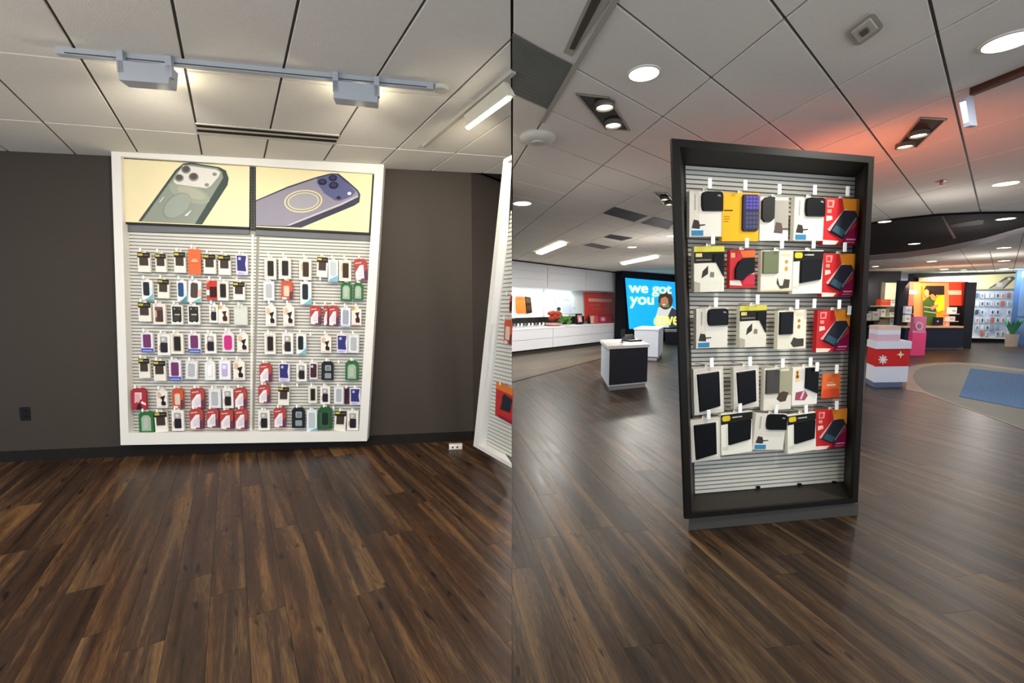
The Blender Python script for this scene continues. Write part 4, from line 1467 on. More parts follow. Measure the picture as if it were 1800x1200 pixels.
t = thing('sprinkler_head', 'small sprinkler head in the red lit ceiling', 'sprinkler', Matrix.Translation(c_))
mb = MB()
mb.lathe([(.05, 0), (.05, -.006), (.015, -.012), (.013, -.04), (.03, -.044), (.03, -.047)], M('#9b6a62', .4, .5), 14)
mb.build('body', t)

# dark curved soffit with pale border
NEAR = [(1470, 408), (1532, 394), (1580, 386), (1650, 379), (1720, 376), (1800, 375), (1880, 376)]
FAR = [(1880, 378), (1850, 387), (1800, 400), (1730, 419), (1650, 436), (1590, 444), (1532, 449), (1470, 456)]
BORD = [(1470, 466), (1532, 457.5), (1590, 453), (1650, 445), (1730, 428.5), (1800, 409.5), (1850, 394), (1880, 380)]
SOF = thing('curved_soffit', 'dark lens shaped ceiling soffit with pale curved border', 'soffit', Matrix.Translation(at_z(1650, 410, ZC)))
flat_prism(NEAR + FAR, ZC - .030, .03, M('#0d090a', .85, 0, .15, 1.5)).build('soffit_panel', SOF, keep=True)
mb = MB()
n_ = len(FAR)
for k in range(n_ - 1):
    q = [at_z(*FAR[k], ZC - .040), at_z(*FAR[k + 1], ZC - .040), at_z(*BORD[n_ - 2 - k], ZC - .040), at_z(*BORD[n_ - 1 - k], ZC - .040)]
    mb.prism(q, (0, 0, .04), M('#a59ca3', .6))
mb.build('soffit_border', SOF, keep=True)
flat_prism([(1655, 380), (1658, 380), (1681, 418), (1676, 420)], ZC - .034, .004, M('#5e463f', .6)).build('joint_strip', SOF, keep=True)
flat_prism([(1670, 395), (1722, 386), (1730, 386), (1728, 394), (1674, 400)], ZC - .034, .004, M('#171316', .7)).build('slot', SOF, keep=True)


# ------------------------------------------------------------------ background of the right part
def height_at(P, y):
    """height of image row y above the ground point P"""
    v = (y - CY) / F_PX
    return EYE + P.y * (sp + v * cp) / (v * sp - cp)


def footbox(mb, A, B, C, z0, z1, mat, grow=0.0):
    """box on a footprint: A-B is its front edge, C the far end of the side that starts at A"""
    u = (B - A)
    w = (C - A)
    if grow:
        A = A - u.normalized() * grow - w.normalized() * grow
        u = u + u.normalized() * grow * 2
        w = w + w.normalized() * grow * 2
    p = [A, A + u, A + u + w, A + w]
    mb.prism([Vector((q.x, q.y, z0)) for q in p], (0, 0, z1 - z0), mat)


def facing(P, d):
    return Plane(P, d)


# darker planks in front of the white counter
CP0, CP1 = at_z(900, 626), at_z(1050, 607)
CPL = Plane((CP0.x, CP0.y, 0), (CP1 - CP0))
f0, f1 = at_z(900, 672), at_z(1050, 632)
fd = (f1 - f0).normalized()
OLIVE = wood_material('olive_plank', '#2a241d', '#4d4536', '#6f634d', .4)
mb, uvs = MB(), []
fr_pl = lay_planks(CPL.u, .34, 2.4, [(f0.x, f0.y, -fd.y, fd.x), (CP0.x, CP0.y, CPL.n.x, CPL.n.y), (f1.x + 1.2, f1.y, -1, .4)], 0.003, 9, 7, 22)
for i, (poly, d2, p2) in enumerate(fr_pl):
    plank_mesh(mb, poly, uvs, (0, 0), d2, p2, 900 + i, OLIVE)
mb.v = [(x, y, z + .010) for x, y, z in mb.v]
o = mb.build('plank_field', FLOOR)
set_uv(o.data, uvs)
o['kind'] = 'stuff'

# white wall counter
CW = M('#dcdde2', .35, 0, .02)
CNT = thing('wall_counter', 'long white drawer counter along the far left wall', 'counter', Matrix.Translation(CP0))
zc0, zc1 = .13, height_at(CP0, 578)


def on_cp(x, y, off):
    return CPL.at(x, y, off)


def cp_box(name, root, x0, x1, z0, z1, off, depth, mat, xmin=None):
    """box on the counter wall between two image columns, measured at its front"""
    a, b = CPL.at(x0, 590, off), CPL.at(x1, 590, off)
    mb = MB()
    mb.prism([Vector((a.x, a.y, z0)), Vector((b.x, b.y, z0)), Vector((b.x, b.y, z1)), Vector((a.x, a.y, z1))], -CPL.n * depth, mat)
    return mb.build(name, root, keep=True)


cp_box('plinth', CNT, 880, 1092, 0, zc0, -.06, .7, M('#34332f', .6))
cp_box('carcass', CNT, 880, 1097, zc0, zc1 - .05, -.02, .8, CW)
cp_box('worktop', CNT, 879, 1098, zc1 - .048, zc1, .01, .85, M('#e8e8ea', .3))
zm = lerp(zc0, zc1 - .05, .5)
for xa, xb in ((880, 971), (972.5, 1041), (1042, 1097)):
    for za, zb in ((zc0, zm - .008), (zm + .008, zc1 - .058)):
        cp_box('drawer', CNT, xa, xb, za, zb, 0, .018, CW)
# wall behind with lit white panels, dark splashback
WB = -.75
mb = MB()
a, b = CPL.at(860, 590, WB), CPL.at(1093, 590, WB)
mb.prism([Vector((a.x, a.y, 0)), Vector((b.x, b.y, 0)), Vector((b.x, b.y, ZC)), Vector((a.x, a.y, ZC))], -CPL.n * .15, M('#e6eeec', .5, 0, .02))
structure(mb.build('wall_left'))
BW = CPL.at(960, 560, WB)
z_sp = BW.z + (CPL.at(960, 557, WB).z - BW.z)
SPL = thing('splashback', 'black splashback strip behind the white wall counter', 'splashback', Matrix.Translation(CPL.at(960, 570, WB)))
a, b = CPL.at(870, 560, WB + .02), CPL.at(1027, 560, WB + .02)
mb = MB()
mb.prism([Vector((a.x, a.y, zc1 + .002)), Vector((b.x, b.y, zc1 + .002)), Vector((b.x, b.y, z_sp)), Vector((a.x, a.y, z_sp))], -CPL.n * .018, M('#221f1e', .4))
mb.build('strip', SPL, keep=True)
# overhead cabinets
HD = thing('overhead_cabinet', 'row of white overhead wall cabinets above the counter', 'cabinet', Matrix.Translation(CPL.at(990, 505, -.1)))
hz0 = CPL.at(990, 508, -.1).z
hz1 = ZC - .04
cp_box('carcass', HD, 862, 1093, hz0, hz1, -.12, .5, CW)
for xa, xb in ((864, 961), (962.2, 1028), (1029, 1093)):
    for k in range(3):
        za, zb = lerp(hz0, hz1, k / 3) + .008, lerp(hz0, hz1, (k + 1) / 3) - .008
        cp_box('door', HD, xa, xb, za, zb, -.1, .018, M('#d2d3d6', .4, 0, .02))
cp_box('shadow_gap', HD, 862, 1093, hz1, ZC - .003, -.14, .5, M('#2a2a2d', .7))
a, b = CPL.at(905, 506, -.35), CPL.at(1020, 512, -.35)
for k in range(7):
    q = lerp(a, b, (k - .3) / 6)
    lamp('assumed_cabinet_lamp', 'AREA', q - Vector((0, 0, .06)), 2.6, (.95, 1, .97), q - CPL.n * .5 - Vector((0, 0, 1.0)), .3)  # unseen lamps assumed under the cabinets, added to light the white panels
# upright joint of the lit panels
cp_box('panel_joint', HD, 955, 957, z_sp, hz0, WB + .012, .01, M('#c3cccb', .5))


def board(name, label, cat, pl, off, quad, draw, depth=.02, edge='#d9d9d6', group=None, emit=0):
    """a flat printed board hung on a wall; draw in 0..1 coordinates of its own outline"""
    p = [pl.at(x, y, off) for x, y in quad]
    t = thing(name, label, cat, Matrix.Translation((p[2] + p[3]) / 2), group)
    mb = MB()
    mb.prism(p, -pl.n * depth, M(edge, .4))
    mb.build('board', t, keep=True)
    mp = MB()
    for k, (poly, c) in enumerate(draw):
        vs = []
        for u, v in poly:
            q = lerp(lerp(p[3], p[2], u), lerp(p[0], p[1], u), v)
            vs.append(q + pl.n * (.003 + .0015 * k))
        mp.add(vs, [tuple(range(len(vs)))], M(c, .4, 0, .05, 9, 0, emit) if isinstance(c, str) else c)
    mp.build('printed_face', t, keep=True)
    return t, p


FULL = rect(0, 1, 0, 1)
board('phone_poster', 'orange phone picture on the lit white wall', 'poster', CPL, WB + .03, [(904, 520), (933, 521), (936, 551), (906, 552)],
      [(FULL, '#e4ebe9'), (rrect(.02, .98, .02, .98, .12), '#c97a33'), ([(.62, .0), (.98, .06), (.98, .94), (.62, 1)], '#2e2219'), ([(.1, .78), (.6, .78), (.6, .96), (.1, .96)], '#b06a2e'),
       (rrect(.66, .94, .62, .9, .1), '#55402e'), (rrect(.66, .94, .2, .5, .1), '#4a3626')], .012, '#e4ebe9')
board('phone_poster', 'pale lilac phone poster on the lit white wall', 'poster', CPL, WB + .03, [(977, 520), (1011, 521), (1012, 551), (978, 550)],
      [(FULL, '#dfeae8'), ([(.3, .04), (.8, .06), (.8, .92), (.34, .9)], '#c7cce6'), ([(.36, .7), (.7, .7), (.7, .86), (.36, .86)], '#aab4dc'), (ell(.12, .24, .1, .12), '#3b4046'), ([(.06, .72), (.22, .72), (.22, .8), (.06, .8)], '#9bb6cf'),
       ([(.84, .3), (.98, .3), (.98, .34), (.84, .34)], '#9dbfae')], .012, '#e4ebe9')
board('sale_poster', 'tall red printed poster at the right end of the counter', 'poster', CPL, WB + .05, [(1026, 513), (1084, 516), (1087, 563.5), (1028, 564)],
      [(FULL, '#e5453b'), ([(0, .86), (1, .86), (1, 1), (0, 1)], '#e9564c'), ([(.12, .68), (.84, .68), (.84, .79), (.12, .79)], '#f0b8a0'), ([(.14, .53), (.44, .54), (.44, .58), (.14, .57)], '#e0705e'),
       ([(.54, .53), (.84, .54), (.84, .58), (.54, .57)], '#e05a70'), ([(.2, .4), (.48, .41), (.48, .45), (.2, .44)], '#e0705e'), ([(.56, .4), (.84, .41), (.84, .45), (.56, .44)], '#e0705e')], .02, '#b8a9a4')
dk = CPL.at(1060, 569, -.3)
zt = zc1


def stand_on_counter(name, label, cat, x, off, w, h, d, draw, edge, tilt=.15):
    p0 = CPL.at(x, 590, off)
    fr = CPL.frame(Vector((p0.x, p0.y, zt + .001)))
    t = thing(name, label, cat, fr)
    mb = MB()
    mb.hexa([Vector((-w / 2, 0, 0)), Vector((w / 2, 0, 0)), Vector((w / 2, tilt * h, h)), Vector((-w / 2, tilt * h, h))],
            [Vector((-w / 2, d, 0)), Vector((w / 2, d, 0)), Vector((w / 2, tilt * h + d * .5, h)), Vector((-w / 2, tilt * h + d * .5, h))], M(edge, .4))
    mb.build('body', t)
    mp = MB()
    for k, (poly, c) in enumerate(draw):
        mp.add([((u - .5) * w, tilt * h * v - .002 - .001 * k, v * h) for u, v in poly], [tuple(range(len(poly)))], M(c, .35))
    mp.build('screen', t)
    return t


stand_on_counter('display_monitor', 'red screened monitor standing on the counter below the red poster', 'monitor', 1058, -.35, 1.75, .30, .12,
                 [(rect(.02, .98, .04, .97), '#c22a34'), ([(.02, .04), (.14, .04), (.2, .97), (.02, .97)], '#e6b48a'), ([(.14, .04), (.3, .04), (.36, .97), (.2, .97)], '#c9586a'), (rrect(.44, .68, .2, .8, .1), '#c86aa8'), (ell(.56, .5, .07, .2), '#efc7e0')], '#2a1c20')
stand_on_counter('photo_frame', 'small black framed picture standing beside the red monitor', 'picture frame', 1020, -.35, .36, .38, .1,
                 [(rect(.0, 1, 0, 1), '#1d1a1c'), (rect(.1, .9, .2, .86), '#c98d8d'), ([(.3, .3), (.7, .3), (.6, .7), (.4, .7)], '#ecd5d0')], '#1d1a1c')
# flower pot
p0 = CPL.at(973, 590, -.3)
fp = thing('flower_pot', 'red flowers and green leaves in a pink dish on the counter', 'flowers', Matrix.Translation((p0.x, p0.y, zt + .001)) @ Matrix.Scale(1.35, 4))
mb = MB()
mb.lathe([(.13, 0), (.2, .03), (.22, .07), (.16, .07)], M('#d9a29a', .5), 14)
mb.build('dish', fp)
mb = MB()
rnd = random.Random(4)
for k in range(16):
    a, r = rnd.random() * 6.28, rnd.random() * .16
    mb.lathe([(.02, -.05), (.075, -.02), (.08, .02), (.03, .06)], M('#a8402f', .6), 7, (r * math.cos(a), r * math.sin(a) * .6, .16 + rnd.random() * .16))
o = mb.build('blossoms', fp)
o['kind'] = 'stuff'
mb = MB()
for k in range(14):
    a = rnd.random() * 6.28
    c_ = Vector((.27 + .12 * math.cos(a), .1 * math.sin(a), .05 + rnd.random() * .2))
    mb.prism([c_ + Vector((-.06, 0, 0)), c_ + Vector((0, .0, -.04)), c_ + Vector((.06, 0, .02)), c_ + Vector((0, 0, .07))], (.0, .01, .0), M('#4f7a3c', .6))
o = mb.build('leaves', fp)
o['kind'] = 'stuff'
for k in range(9):
    x = 904 + k * 6.3
    p0 = CPL.at(x, 590, -.28)
    t = thing('demo_phone', f'small demo phone on a stand, {(ORD + ["eighth", "ninth"])[k]} from the seam in the counter row', 'phone', CPL.frame(Vector((p0.x, p0.y, zt + .001))), 'demo phones on the counter')
    mb = MB()
    mb.box(-.03, .03, 0, .05, 0, .06, M('#c9cdd0', .4))
    mb.build('stand', t)
    mb = MB()
    mb.box(-.04, .04, -.02, -.008, .04, .13, M('#e6eaec' if k % 3 else '#7d8488', .3))
    mb.build('phone', t)

# video screen on a dark wall
V0 = at_z(1100, 604, 0)
VP = Plane((V0.x, V0.y, 0), (995 / 800.0, 1.0, 0))
mb = MB()
a, b = VP.at(1092, 560, -.04), VP.at(1240, 560, -.04)
mb.prism([Vector((a.x, a.y, 0)), Vector((b.x, b.y, 0)), Vector((b.x, b.y, ZC - .002)), Vector((a.x, a.y, ZC - .002))], -VP.n * .3, M('#15171f', .6))
structure(mb.build('wall_screen'))
SCR = [(1099, 488), (1213, 498), (1213, 574), (1106, 578)]
sq = [VP.at(x, y, .02) for x, y in SCR]
VS = thing('video_screen', 'large bright blue video screen with yellow words on dark wall', 'screen', Matrix.Translation((sq[2] + sq[3]) / 2))
mb = MB()
cq = sum(sq, Vector()) / 4
mb.prism([cq + (p - cq) * 1.015 - VP.n * .004 for p in sq], -VP.n * .05, M('#10131a', .4))
mb.build('screen_housing', VS, keep=True)
mb = MB()
mb.prism(sq, -VP.n * .003, M('#1a9fe6', .3, 0, .04, 1, 0, .85))
mb.build('screen_face', VS, keep=True)
mp = MB()


def vlay(pts, c, k, em=.6):
    mp.add([VP.at(x, y, .024 + .003 * k) for x, y in pts], [tuple(range(len(pts)))], M(c, .4, 0, .05, 9, 0, em))


vlay([(1154, 575), (1153, 556), (1157, 541), (1163, 537), (1182, 538), (1189, 546), (1189, 575)], '#d9dcd6', 0)
vlay([(1176, 575), (1174, 556), (1181, 540), (1189, 545), (1189, 575)], '#3e4152', 1)
vlay(ell(1170, 528, 13, 16, 18), '#4a3a30', 1)
vlay(ell(1168, 530, 7, 10, 16), '#b98468', 2)
vlay([(1162, 524), (1164, 517), (1173, 517), (1175, 525), (1169, 521)], '#453429', 3)
vlay(ell(1167, 535, 2.6, 1.2, 8), '#f0e4de', 3)
vlay(ell(1159, 536, 2.5, 4, 10), '#4d8f4e', 3)
vlay(ell(1174, 537, 2.5, 4, 10), '#4d8f4e', 3)
mp.build('screen_picture', VS, keep=True)
bpy.context.view_layer.update()


def screen_text(body, x0, ybase, x1, xh, hexc, name='screen_text', pl=VP, off=.05, root=VS, em=.9):
    cu = bpy.data.curves.new(name, 'FONT')
    cu.body = body
    cu.size = 1
    cu.offset = .016
    cu.extrude = .003
    o = bpy.data.objects.new(name, cu)
    COL.objects.link(o)
    bpy.context.view_layer.update()
    a, b = pl.at(x0, ybase, off), pl.at(x1, ybase, off)
    wd = o.dimensions.x
    s = (b - a).length / wd
    sy = (pl.at(x0, ybase - xh, off) - a).length / .5
    cu.materials.append(M(hexc, .4, 0, 0, 9, 0, em))
    m = Matrix(((pl.u.x, pl.w.x, pl.n.x, a.x), (pl.u.y, pl.w.y, pl.n.y, a.y), (pl.u.z, pl.w.z, pl.n.z, a.z), (0, 0, 0, 1))) @ Matrix.Diagonal((s, sy, s, 1))
    me = bpy.data.meshes.new_from_object(o.evaluated_get(bpy.context.evaluated_depsgraph_get()))
    bpy.data.objects.remove(o)
    o = bpy.data.objects.new(name, me)
    COL.objects.link(o)
    o.parent = root
    o.matrix_parent_inverse = root.matrix_basis.inverted()
    o.matrix_basis = m
    return o


screen_text('we got', 1106, 513.5, 1181, 13.0, '#e9ffb4')
screen_text('you', 1108, 534.5, 1150, 14.0, '#e4ffb0')
screen_text('cover', 1149, 572, 1201, 16.0, '#eef266')

# podium with white top and charcoal front
A, B, C_ = at_z(1069, 687), at_z(1137, 680), at_z(1056, 664)
PD = thing('display_table', 'white topped display table with charcoal front panel', 'table', Matrix.Translation(A))
zt_ = height_at(A, 608)
mb = MB()
footbox(mb, A, B, C_, 0, .07, M('#8f8f8c', .5), -.03)
mb.build('plinth', PD, keep=True)
mb = MB()
footbox(mb, A, B, C_, .07, zt_ - .05, M('#ccd3dc', .4))
mb.build('carcass', PD, keep=True)
ab = (B - A)
nn = Vector((ab.y, -ab.x, 0)).normalized()
pp = [A + ab * .02, A + ab * .98]
mb = MB()
mb.prism([Vector((pp[0].x, pp[0].y, .10)), Vector((pp[1].x, pp[1].y, .10)), Vector((pp[1].x, pp[1].y, zt_ - .052)), Vector((pp[0].x, pp[0].y, zt_ - .052))], nn * .02, M('#26242a', .5))
mb.build('front_panel', PD, keep=True)
mb = MB()
footbox(mb, A, B, C_, zt_ - .05, zt_, M('#ddd8d2', .35), .03)
mb.build('table_top', PD, keep=True)
# phone and tablet on the table
c_ = A + ab * .45 + (C_ - A) * .4
t = thing('phone_stand', 'small chrome phone stand on the display table', 'stand', Matrix.Translation((c_.x, c_.y, zt_ + .001)))
mb = MB()
mb.lathe([(.05, 0), (.05, .01), (.012, .016), (.01, .16)], M('#4a4a4c', .3, .6), 12)
mb.build('base', t)
mb = MB()
mb.box(-.035, .035, -.02, -.01, .1, .24, M('#2a2a2e', .3), .004)
mb.build('phone', t)
c_ = A + ab * .75 + (C_ - A) * .55
t = thing('demo_tablet', 'black tablet lying on the display table', 'tablet', rot_z((c_.x, c_.y, zt_ + .001), .5))
mb = MB()
mb.box(-.15, .15, -.12, .12, 0, .03, M('#1f1e22', .3), .006)
mb.build('body', t)
mb = MB()
mb.hexa([Vector((-.14, .05, .03)), Vector((.14, .05, .03)), Vector((.14, .12, .12)), Vector((-.14, .12, .12))],
        [Vector((-.14, .07, .03)), Vector((.14, .07, .03)), Vector((.14, .14, .12)), Vector((-.14, .14, .12))], M('#2b2a30', .3))
mb.build('screen', t)

# white pedestal behind
A, B, C_ = at_z(1114, 632), at_z(1156, 634), at_z(1127, 622)
PE = thing('pedestal', 'tall white pedestal between table and charcoal display', 'pedestal', Matrix.Translation(A))
zz = height_at(A, 577)
mb = MB()
footbox(mb, A, B, C_, 0, .1, M('#9fa4ac', .5), -.03)
mb.build('plinth', PE, keep=True)
mb = MB()
footbox(mb, A, B, C_, .1, zz - .04, M('#d5dbe6', .4))
mb.build('body', PE, keep=True)
mb = MB()
footbox(mb, A, B, C_, zz - .04, zz, M('#e2e4ea', .35), .02)
mb.build('top', PE, keep=True)
A, B, C_ = at_z(1169, 603), at_z(1215, 603), at_z(1169, 600)
DC = thing('dark_counter', 'low dark counter with pale edge below the video screen', 'counter', Matrix.Translation(A))
zz = height_at(A, 580)
mb = MB()
footbox(mb, A, B, C_, 0, zz - .07, M('#1c1d24', .4))
mb.build('body', DC, keep=True)
mb = MB()
footbox(mb, A, B, C_, zz - .07, zz, M('#8f8f90', .4), .03)
mb.build('top', DC, keep=True)

# ------------------------------------------------------------------ right background: sale podium
A, B, C_ = at_z(1536, 681), at_z(1594, 680), at_z(1521, 672)
SPD = thing('sale_podium', 'stepped white podium with wide red band', 'podium', Matrix.Translation(A))
PW = M('#dfe2ee', .4, 0, .02)
PR = M('#cc2424', .4, 0, .03)
zb_ = [height_at(A, y) for y in (676, 644, 613, 600, 588, 580, 573)]
mb = MB()
footbox(mb, A, lerp(A, B, .86), C_, 0, .09, M('#5d6a86', .5))
mb.build('plinth', SPD, keep=True)
mb = MB()
footbox(mb, A, B, C_, .09, zb_[1], PW)
mb.build('lower_body', SPD, keep=True)
mb = MB()
footbox(mb, A, B, C_, zb_[1], zb_[2], PR, .004)
mb.build('red_band', SPD, keep=True)
mb = MB()
footbox(mb, A, B, C_, zb_[2], zb_[3], PW, .02)
mb.build('middle_top', SPD, keep=True)
B2 = lerp(A, B, .68)
mb = MB()
footbox(mb, A, B2, C_, zb_[3], zb_[4], M('#dcb4c4', .4))
mb.build('pink_band', SPD, keep=True)
mb = MB()
footbox(mb, A, B2, C_, zb_[4], zb_[5], PW)
mb.build('upper_body', SPD, keep=True)
mb = MB()
footbox(mb, A, B2, C_, zb_[5], zb_[6], M('#e4c0b4', .4))
mb.build('upper_top', SPD, keep=True)
SPP = Plane(A, (B - A))


def flake(root, pl, off, cx, cy, r, mat, arms=6):
    mb = MB()
    for k in range(arms):
        a = math.pi * k / arms
        dx, dy = math.cos(a) * r, math.sin(a) * r
        nx, ny = -math.sin(a) * r * .16, math.cos(a) * r * .16
        q = [(cx - dx - nx, cy - dy - ny), (cx + dx - nx, cy + dy - ny), (cx + dx + nx, cy + dy + ny), (cx - dx + nx, cy - dy + ny)]
        mb.prism([pl.at(x, y, off + .001 * k) for x, y in q], -pl.n * .001, mat)
    mb.add([pl.at(x, y, off + .008) for x, y in ell(cx, cy, r * .55, r * .55, 12)], [tuple(range(12))], mat)
    o = mb.build('emblem', root, keep=True)
    o['kind'] = 'stuff'


flake(SPD, SPP, .012, 1552, 632, 8, M('#efe3e2', .5), 4)
flake(SPD, SPP, .012, 1583, 623, 6, M('#f1dfae', .5), 2)

# pink kiosk column
A = at_z(1602, 625)
KP = Plane(A, (1, .10, 0))
PK = thing('pink_totem', 'bright pink totem with a paler top standing before the kiosk', 'totem', Matrix.Translation(A))


def kbox(root, name, pl, x0, x1, y0, y1, off, depth, mat, ground=None):
    ym = (y0 + y1) / 2
    a, b = pl.at(x0, ym, off), pl.at(x1, ym, off)
    z0, z1 = pl.at((x0 + x1) / 2, y1, off).z, pl.at((x0 + x1) / 2, y0, off).z
    if ground is not None:
        z0 = ground
    mb = MB()
    mb.prism([Vector((a.x, a.y, z0)), Vector((b.x, b.y, z0)), Vector((b.x, b.y, z1)), Vector((a.x, a.y, z1))], -pl.n * depth, mat)
    return mb.build(name, root, keep=True)


kbox(PK, 'lower_panel', KP, 1603, 1627, 582, 624, 0, .12, M('#ff5088', .4, 0, .03), 0.0)
kbox(PK, 'upper_panel', KP, 1606, 1628, 556, 582, -.02, .10, M('#e2749a', .4, 0, .05))
mp = MB()
mp.add([KP.at(x, y, .004) for x, y in ell(1616, 573, 7.5, 8, 14)], [tuple(range(14))], M('#e3b4c8', .4))
mp.add([KP.at(x, y, .008) for x, y in ell(1616, 573, 4, 4.4, 12)], [tuple(range(12))], M('#c2628e', .4))
mp.add([KP.at(x, y, .006) for x, y in ((1604, 581), (1626, 581), (1626, 585), (1604, 585))], [(0, 1, 2, 3)], M('#f08cb0', .4))
o = mp.build('emblem', PK, keep=True)
o['kind'] = 'stuff'

# lit kiosk
K1 = at_z(1650, 612)
KK = Plane((K1.x, K1.y, 0), (1, .02, 0))
KI = thing('kiosk', 'dark service kiosk with red and orange lit back wall', 'kiosk', Matrix.Translation(K1))
NAVY = M('#1f2336', .5, 0, .1)
INK = M('#1b1a20', .5, 0, .1)
kbox(KI, 'pillar', KK, 1577, 1595, 493, 612, 0, .12, INK, 0)
kbox(KI, 'pillar', KK, 1695, 1712, 496, 612, 0, .12, INK, 0)
kbox(KI, 'back_wall', KK, 1594, 1697, 495, 612, -.13, .1, M('#241619', .6), 0)
kbox(KI, 'counter', KK, 1590, 1693, 576, 611, .3, .4, NAVY, .04)
kbox(KI, 'counter_top', KK, 1589, 1694, 573, 576, .34, .44, M('#d9b48c', .4))
kbox(KI, 'toe_kick', KK, 1592, 1692, 608, 612, .24, .3, M('#8a8a90', .5), 0)
G = -.12
KI_LIT = []


def kprint(root, name, quads, off=G, em=.55):
    mp = MB()
    for k, (pts, c) in enumerate(quads):
        mp.add([KK.at(x, y, off + .006 * k) for x, y in pts], [tuple(range(len(pts)))], M(c, .4, 0, .05, 9, 0, em))
    return mp.build(name, root, keep=True)


def R4(x0, y0, x1, y1):
    return [(x0, y0), (x1, y0), (x1, y1), (x0, y1)]


o = kprint(KI, 'lit_graphic', [(R4(1596, 495, 1697, 537), '#d93a22'), (R4(1596, 495, 1618, 537), '#e05a48'), (R4(1606, 497, 1668, 574), '#ee7c48'), (R4(1666, 510, 1690, 516), '#f09a7a'),
                               (R4(1594, 510, 1612, 517), '#f6c4b0'), (R4(1668, 512, 1694, 518), '#f2a68c'), (R4(1690, 497, 1697, 537), '#8e1d18')])
o = kprint(KI, 'portrait_print', [(R4(1622, 502, 1660, 572), '#d98a1e'), (R4(1627, 502, 1660, 518), '#241a12'), ([(1622, 530), (1634, 520), (1644, 530), (1646, 556), (1640, 572), (1622, 572)], '#3f5526'),
                                  ([(1624, 538), (1644, 541), (1644, 543), (1624, 540)], '#93a06a'), ([(1624, 546), (1645, 549), (1645, 551), (1624, 548)], '#93a06a'),
                                  (ell(1629, 515, 4.2, 7.5, 14), '#b9835c'), ([(1624, 510), (1627, 504), (1633, 505), (1634, 512), (1629, 508)], '#2c2016'),
                                  ([(1642, 534), (1648, 522), (1660, 518), (1660, 545), (1648, 548)], '#f2ce18'), (ell(1640, 521, 4.2, 6.5, 14), '#a8744f'), ([(1635, 516), (1637, 511), (1645, 513), (1646, 522), (1641, 517)], '#1d130d'),
                                  ([(1634, 540), (1648, 534), (1650, 538), (1638, 545)], '#b07c58')], G + .08, .3)
kbox(KI, 'shelf', KK, 1666, 1687, 551, 552.5, .12, .22, M('#b9b4b4', .4))
kbox(KI, 'shelf', KK, 1664, 1685, 564, 565.5, .12, .22, M('#b9b4b4', .4))
kbox(KI, 'shelf', KK, 1594, 1606, 551, 552.5, .12, .22, M('#8c8a92', .4))
lamp('kiosk_lamp', 'AREA', KK.at(1645, 497, .5) + Vector((0, 0, -.02)), 40, (1, .72, .5), KK.at(1645, 560, -1), 2.2, size_y=.2)
KBX = [(1592, 538, 1603, 551, '#cfd2ea', 'upper white box on the kiosk left shelf'), (1591, 553, 1601, 566, '#dfe3dc', 'lower white box at the kiosk left edge'), (1602, 563, 1609, 572, '#e3c9cb', 'small pinkish box on the kiosk counter left end'),
       (1672, 540, 1682, 551, '#efece6', 'white box on the kiosk upper right shelf'), (1668, 556, 1679, 564, '#e6d6d2', 'pale box on the kiosk lower right shelf'), (1663, 566, 1669, 573, '#e8a58c', 'tiny orange box on the kiosk counter right end')]
for x0, y0, x1, y1, c, lab in KBX:
    p0 = KK.at((x0 + x1) / 2, y1, .1)
    t = thing('accessory_box', lab, 'box', Matrix.Translation(p0), 'boxes in the kiosk')
    kbox(t, 'carton', KK, x0, x1, y0, y1, .1, .16, M(c, .5))
    kbox(t, 'label_patch', KK, x0 + 2, x1 - 2, y0 + (y1 - y0) * .4, y0 + (y1 - y0) * .7, .104, .003, M('#a9aab4', .5))
p0 = KK.at(1649, 573, .1)
t = thing('laptop', 'black laptop open on the kiosk counter', 'laptop', Matrix.Translation(p0))
kbox(t, 'screen', KK, 1641, 1658, 557.5, 571.5, .1, .03, M('#16151c', .4))
kbox(t, 'keyboard', KK, 1640, 1659, 571, 572, .3, .18, M('#2a2a30', .4))
kbox(t, 'emblem', KK, 1647, 1650, 563, 566, .105, .004, M('#9aa0c4', .4))

# dark wall with lit accessory shelf left of the kiosk
D1 = at_z(1555, 604)
DK = Plane((D1.x, D1.y, 0), (1, .0, 0))
mb = MB()
a, b = DK.at(1480, 560, 0), DK.at(1578, 560, 0)
mb.prism([Vector((a.x, a.y, 0)), Vector((b.x, b.y, 0)), Vector((b.x, b.y, ZC - .002)), Vector((a.x, a.y, ZC - .002))], (0, .3, 0), M('#26262a', .6))
structure(mb.build('wall_far'))
SH = thing('accessory_shelf', 'lit accessory shelf unit with cream back on the dark wall', 'shelf', Matrix.Translation(DK.at(1565, 575, .1)))
kbox(SH, 'back_panel', DK, 1548, 1578, 496, 575, .06, .05, M('#5f5a4e', .6))
kbox(SH, 'cream_panel', DK, 1556.5, 1577.5, 497, 527, .09, .02, M('#e3d6b4', .5, 0, .04))
for y, xa in ((537, 1548), (556, 1550), (574, 1544)):
    kbox(SH, 'shelf_board', DK, xa, 1577.5, y, y + 1.6, .55, .5, M('#d8cfc2', .4))
lamp('shelf_lamp', 'AREA', DK.at(1563, 497, .7), 14, (1, .93, .8), DK.at(1563, 550, .1), 1.2, size_y=.2)
